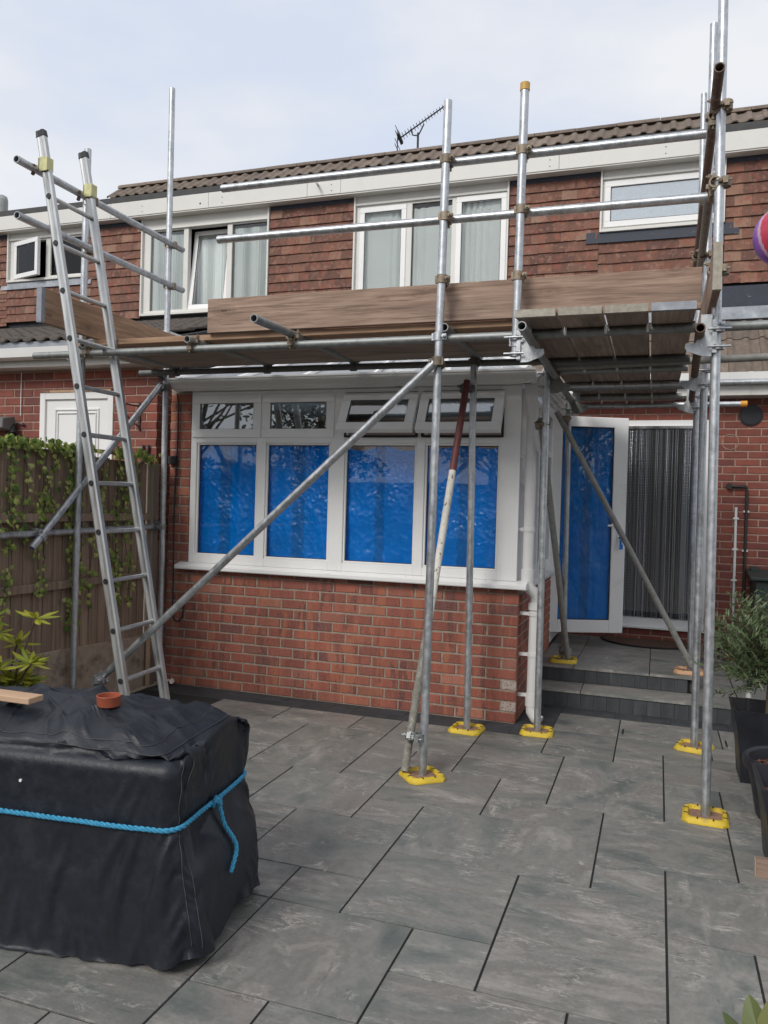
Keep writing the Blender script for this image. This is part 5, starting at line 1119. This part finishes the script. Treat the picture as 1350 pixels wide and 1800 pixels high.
# ------------------------------------------------------------------ door mat, curtain, ornament
q = MB(); pr_ = [(.90+.47*math.cos(math.pi+math.pi*k/28), 2.63+.45*math.sin(math.pi+math.pi*k/28)) for k in range(29)]; q.prism(pr_,2,.2725,.288)
dm = tag(q.build('doormat','doormat',bevel=.002),'brown half moon coir doormat on the top doorstep','doormat')
q = MB(); q.sweep([(x_,y_,.281) for x_,y_ in pr_],.009,6); o = q.build('edging','mat_edge'); o.parent = dm; o.location = o.location-dm.location
bc = thing('chain_curtain','silver and black chain fly curtain hanging in the back doorway','curtain',(.93,YH-.03,2.43))
MB().box(dw0+.06,dw1-.06,YH-.045,YH-.025,2.405,2.43).build('header_rail','chrome',bc)
chain_ms = []
for k,m in enumerate(('chain_silver','chain_dark','chain_grey')):
    mat(m,((.62,.64,.70),(.06,.063,.072),(.36,.38,.42))[k],rough=.35,metal=.8 if k != 1 else .3)
    q = MB(); z = 0; i = 0
    while z < 1.90:
        w = .0042 if i % 2 else .0026; q.add([(-w,0,-z),(0,-w,-z-.005),(w,0,-z),(0,w,-z-.005),(0,0,-z+.003),(0,0,-z-.0145)],[(0,1,4),(1,2,4),(2,3,4),(3,0,4),(1,0,5),(2,1,5),(3,2,5),(0,3,5)]); z += .0135; i += 1
    chain_ms.append(q.mesh('chain',m,recalc=True))
n_ = 104
for i in range(n_):
    x = dw0+.065+(dw1-dw0-.13)*(i+.5)/n_; link('chain',chain_ms[random.choice((0,1,2,2,2,1))],bc,(x+U(-.001,.001),YH-.03+U(-.005,.005),2.405),(U(-.004,.004),U(-.0035,.0035),U(0,3)))
q = MB()
for s_ in (1,-1):
    for k in range(4):
        q.sweep([(1.535+.035*math.cos(a+k*1.57)*(1-.0*t),2.55+.035*math.sin(a+k*1.57),.145+.26*t) for t,a in [(j/16,s_*j/16*5.2) for j in range(17)]],.0065,5)
q.cyl((1.535,2.55,.142),(1.535,2.55,.156),.045,16); q.cyl((1.535,2.55,.40),(1.535,2.55,.415),.040,16)
tag(q.build('lattice_ornament','ornament',smooth=60),'pale twisted lattice ornament standing at the foot of the back wall','ornament')
q = MB(); q.sweep([(1.45,YH-.02,.425),(1.6,YH-.04,.40),(1.72,YH-.05,.36),(2.0,YH-.05,.33)],.011,6); tag(q.build('garden_hose','black_pipe',smooth=60),'black hose running low along the back wall behind the olive','hose')

# ------------------------------------------------------------------ planters and plants on the right
def planter(x, y, h, wt, wb, label, name='planter'):
    t = thing(name, label, 'planter', (x,y,0), 'dark planters along the right side')
    q = MB(); a, b, i_ = wt/2, wb/2, wt/2-.018
    R4 = lambda r,z,bow=0: [(x-r,y-r,z),(x+r,y-r,z),(x+r,y+r,z),(x-r,y+r,z)]
    rings = [R4(b,.001),R4(b+(a-b)*.30-.006,h*.35),R4(b+(a-b)*.62-.006,h*.7),R4(a,h),R4(i_,h),R4(i_-.012,h-.10)]; q.add([v for r in rings for v in r],[(i*4+k,i*4+(k+1)%4,(i+1)*4+(k+1)%4,(i+1)*4+k) for i in range(5) for k in range(4)]+[(3,2,1,0)])
    q.build('pot','pot_dark',t,smooth=30); MB().box(x-i_+.014,x+i_-.014,y-i_+.014,y+i_-.014,h-.115,h-.10).build('soil','bark_chip',t); return t
planter(1.585,-.545,.43,.38,.28,'tall square dark planter holding the olive tree')
planter(1.60,-1.80,.39,.40,.29,'square dark planter at the right edge below the round pot')
rp2 = thing('planter','round black plastic pot of bark chippings between the two square planters','planter',(1.635,-1.21,0),'dark planters along the right side')
q = MB(); q.lathe((1.635,-1.21,0),[(.0,.002),(.155,.002),(.165,.02),(.205,.25),(.228,.262),(.235,.285),(.232,.315),(.222,.322),(.205,.312),(.196,.26),(.19,.235)],36); q.build('pot','pot_dark',rp2,smooth=40)
q = MB(); 
for k in range(700):
    r, a = .192*math.sqrt(random.random()), U(0,6.283); c = Vector((1.635+r*math.cos(a),-1.21+r*math.sin(a),.245+U(0,.014))); d = Vector((U(-1,1),U(-1,1),U(-.4,.4))).normalized(); b = d.orthogonal().normalized(); q.obox(c,d,b,d.cross(b),U(.006,.014),U(.003,.007),.002)
q.lathe((1.635,-1.21,0),[(.0,.242),(.193,.242)],24); stuff(q.build('bark_chippings','bark_chip',rp2))
# olive tree
ot = thing('olive_tree','young olive tree with narrow grey-green leaves growing in the square planter','olive tree',(1.60,-.50,.32))
q = MB(); q.sweep([(1.60,-.50,.32),(1.605,-.49,.55),(1.60,-.48,.72)],[.014,.012,.010],8)
tips = []
OLV = [(0,-.5),(.075,-.25),(.10,.05),(.06,.32),(0,.5),(-.06,.32),(-.10,.05),(-.075,-.25)]
ol = MB()
for k in range(190):
    a = U(0,6.283); el2 = U(-.75,1.25); ln = U(.22,.46); p = Vector((1.60,-.48,U(.58,.80))); d = Vector((math.cos(a)*math.cos(el2),math.sin(a)*math.cos(el2),math.sin(el2))); pts = [p]
    d0_ = Vector(d)
    for j in range(7):
        d = (d+Vector((U(-.12,.12),U(-.12,.12),.10+U(-.1,.06)))).normalized(); p = p+d*ln/7; pts.append(p)
    q.sweep(pts,[.004-.0004*j for j in range(8)],4,caps=False)
    for j in range(1,8):
        for s_ in range(5):
            dd_ = (pts[j]-pts[j-1]).normalized(); sd_ = Vector((U(-1,1),U(-1,1),U(-.6,.8))); sd_ = (sd_-dd_*sd_.dot(dd_)).normalized(); up = (dd_*.75+sd_*.75).normalized(); L2 = U(.035,.062)
            leaf_poly(ol,pts[j]+up*L2*.5-dd_*U(0,ln/7),sd_.cross(up)+Vector((0,0,.4)),up,L2,OLV,max(.01,min(.99,random.gauss(.48,.25))),.05)
q.build('trunk','stem',ot,smooth=60); ol.build('leaves','olive_leaf',ot,recalc=False)
q = MB(); q.cyl((1.475,-.66,.32),(1.478,-.66,.60),.014,10); gs = tag(q.build('solar_stake','black_plastic',smooth=40),'thin black garden stake with a white band in the olive planter','stake')
q = MB(); q.cyl((1.4768,-.66,.50),(1.4773,-.66,.545),.0155,10); o = q.build('white_band','white_plastic'); o.parent = gs; o.location = o.location-gs.location
# dark box behind the olive
bx = thing('storage_box','dark green lidded box against the back wall behind the olive','box',(2.0,2.4,.14))
MB().box(1.80,2.35,2.20,2.60,.142,.97).build('body','bin_green',bx,bevel=.01); q = MB(); q.prism([(2.16,.97),(2.62,1.02),(2.62,1.05),(2.16,1.00)],0,1.755,2.38); q.build('lid','bin_green',bx,bevel=.006); MB().box(1.79,1.86,2.5,2.6,1.04,1.075).build('hinge','bin_green',bx)
# timber block and the plant at the lower right
tb_ = MB().box(1.392,1.56,-1.98,-1.92,0,.072); bk = tag(tb_.build('timber_block','board_wood',bevel=.002),'short sawn timber block on the paving by the right edge','timber')
q = MB(); q.box(1.388,1.3915,-1.976,-1.924,.002,.070); o = q.build('end_grain','board_grey'); o.parent = bk; o.location = o.location-bk.location
sp_ = thing('leafy_plant','plant with broad pale green leaves at the bottom right corner','plant',(1.29,-3.46,.0))
BROAD = [(0,-.5),(.12,-.38),(.20,-.10),(.19,.15),(.10,.38),(0,.5),(-.10,.38),(-.19,.15),(-.20,-.10),(-.12,-.38)]
q = MB()
for k,(dx,dy,el2,ln,tn) in enumerate(((-.055,-.02,1.15,.20,.25),(.0,.02,1.45,.20,.85),(.03,-.03,1.3,.24,.7),(.06,.03,.8,.2,.5),(-.02,.05,.9,.18,.35),(.08,-.04,.6,.2,.6),(.02,-.08,.7,.18,.5),(.10,.06,1.0,.2,.4))):
    hd = Vector((dx,dy,0)).normalized(); up = hd*math.cos(el2)+Vector((0,0,math.sin(el2))); base = Vector((1.275,-3.45,.09))+Vector((dx,dy,0))*.5; nr = (hd*-math.sin(el2)+Vector((0,0,math.cos(el2)))); nr = (nr+Vector((-.3,-.8,.2))*.7).normalized()
    leaf_poly(q,base+up*ln*.5,nr,up,ln,BROAD,tn,.10)
q.build('leaves','succulent_leaf',sp_,recalc=False); q = MB()
for a in range(5): q.sweep([(1.285+.01*a,-3.45,.0),(1.28+.008*a,-3.45,.12)],.006,5)
q.build('stems','stem',sp_)
# yellow-green shrub by the fence
sh = thing('shrub','yellow-green shrub with whorls of long glossy leaves in front of the fence','shrub',(-2.85,-1.85,0))
q = MB(); lv = MB(); SHR = [(0,-.5),(.09,-.3),(.145,0),(.12,.25),(.05,.43),(0,.5),(-.05,.43),(-.12,.25),(-.145,0),(-.09,-.3)]
for k in range(64):
    tip = Vector((-2.86+random.gauss(0,.12),-2.12+random.gauss(0,.15),.30+U(0,.52))); tip.x = max(-3.0,tip.x)
    if k < 22: tip = Vector((U(-2.97,-2.80),U(-1.95,-1.70),U(.22,.42)))
    q.sweep([(-2.9,-1.9,0),Vector((-2.9,-1.9,0)).lerp(tip,.5)+Vector((0,0,.08)),tip],.006,5)
    tone0 = random.gauss(.72,.2)
    for j in range(9):
        a = 2*math.pi*j/9+U(-.3,.3); el2 = U(-.35,.75); up = Vector((math.cos(a)*math.cos(el2),math.sin(a)*math.cos(el2),math.sin(el2))); L2 = U(.09,.15)
        nr = (Vector((0,0,1))-up*up.z).normalized(); leaf_poly(lv,tip+up*L2*.52,nr,up,L2,SHR,max(.02,min(.98,tone0+random.gauss(0,.15))),.12)
q.build('stems','stem',sh); lv.build('leaves','shrub_leaf',sh,recalc=False)
# foil balloon at the right edge
bl = thing('foil_balloon','red and purple swirled foil balloon tied to the scaffold at the right edge','balloon',(1.60,-.45,3.24))
C_ = Vector((1.615,-.45,3.265)); RB = .178; q = MB(); n1, n2 = 180, 72
for i in range(n1):
    for j in range(n2):
        def S(i_,j_):
            a, b = 2*math.pi*i_/n1, math.pi*j_/n2-math.pi/2; lobe = 1+.02*abs(math.sin(a*4))
            return C_+Vector((math.cos(a)*math.cos(b)*RB*lobe,math.sin(a)*math.cos(b)*RB*.8*lobe,math.sin(b)*RB*1.02))
        a = (2*math.pi*(i+.5)/n1+1.1*(j/n2)) % (2*math.pi); dg = (math.degrees(2*math.pi*(i+.5)/n1)+(j/n2-.5)*26) % 360
        mm = 1 if 216 < dg < 305 else (3 if 208 < dg <= 216 else (2 if (j*2+i) % 3 == 0 else 0))
        q.add([S(i,j),S(i+1,j),S(i+1,j+1),S(i,j+1)],[(0,1,2,3)],mm)
o = q.build('balloon_skin',['purple_foil','red_foil','blue_foil','pale_foil'],bl,smooth=60)
q = MB(); q.sweep([C_+Vector((0,0,-RB)),C_+Vector((.01,.05,-.4)),(1.62,-.26,2.63)],.002,4); q.build('string','white_plastic',bl)

# ------------------------------------------------------------------ gardens behind the viewpoint (seen mirrored in the glass)
def tree(x, y, h, r, label, n=2600):
    t = thing('garden_tree', label, 'tree', (x,y,0), 'trees behind the viewpoint, mirrored in the windows'); q = MB(); q.sweep([(x,y,0),(x+.1,y,h*.4),(x,y+.1,h*.8)],[.16,.12,.05],8)
    cl = []
    for k in range(26):
        a = U(0,6.283); el2 = U(-.5,1.4); rr = r*U(.45,1); c = Vector((x+rr*math.cos(a)*math.cos(el2),y+rr*math.sin(a)*math.cos(el2),h*.66+rr*.95*math.sin(el2))); cl.append(c); q.sweep([(x,y,h*U(.35,.6)),c],[.04,.01],5)
    q.build('trunk','stem',t,smooth=50); q = MB()
    for k in range(n):
        c = random.choice(cl)+Vector((random.gauss(0,.32),random.gauss(0,.32),random.gauss(0,.28)))*(r/2.4); leaf_poly(q,c,(U(-1,1),U(-1,1),U(-.2,1)),(U(-1,1),U(-1,1),U(-1,1)),U(.12,.24),SHR,max(.02,min(.98,random.gauss(.5,.25))))
    q.build('crown','tree_leaf',t,recalc=False)
tree(-9.6,-10.5,6.2,2.5,'leafy tree behind the viewpoint mirrored in the far left top light'); tree(-6.9,-12,4.6,1.8,'smaller leafy tree behind the viewpoint mirrored in the second top light'); tree(-2.0,-11.5,4.4,1.9,'leafy tree behind the viewpoint mirrored in the window by the corner post')
tree(7.5,-6.5,5.6,2.2,'tall leafy tree behind and right of the viewpoint mirrored in the open door',2200); tree(10.5,-10,6.0,2.3,'leafy tree far behind on the right mirrored in the door glass',1600)
tree(5.2,-4.2,3.0,1.7,'dense low tree added right of the viewpoint, hiding sky mirrored in the open door',2200); tree(7.0,-8.5,3.4,2.0,'broad low tree added behind on the right, hiding sky mirrored in the door',1800)  # unseen low trees, added to block bright sky mirrored in the door
bf = thing('boundary_fence','dark boarded fence at the end of the garden behind the viewpoint','fence',(-4,-13,0))
x = -18
me_f = MB().box(-.075,.075,-.01,.01,0,2.1).mesh('fence_board','fence_wood')
while x < 16: link('fence_board',me_f,bf,(x,-13+U(-.004,.004),.0)); x += .152
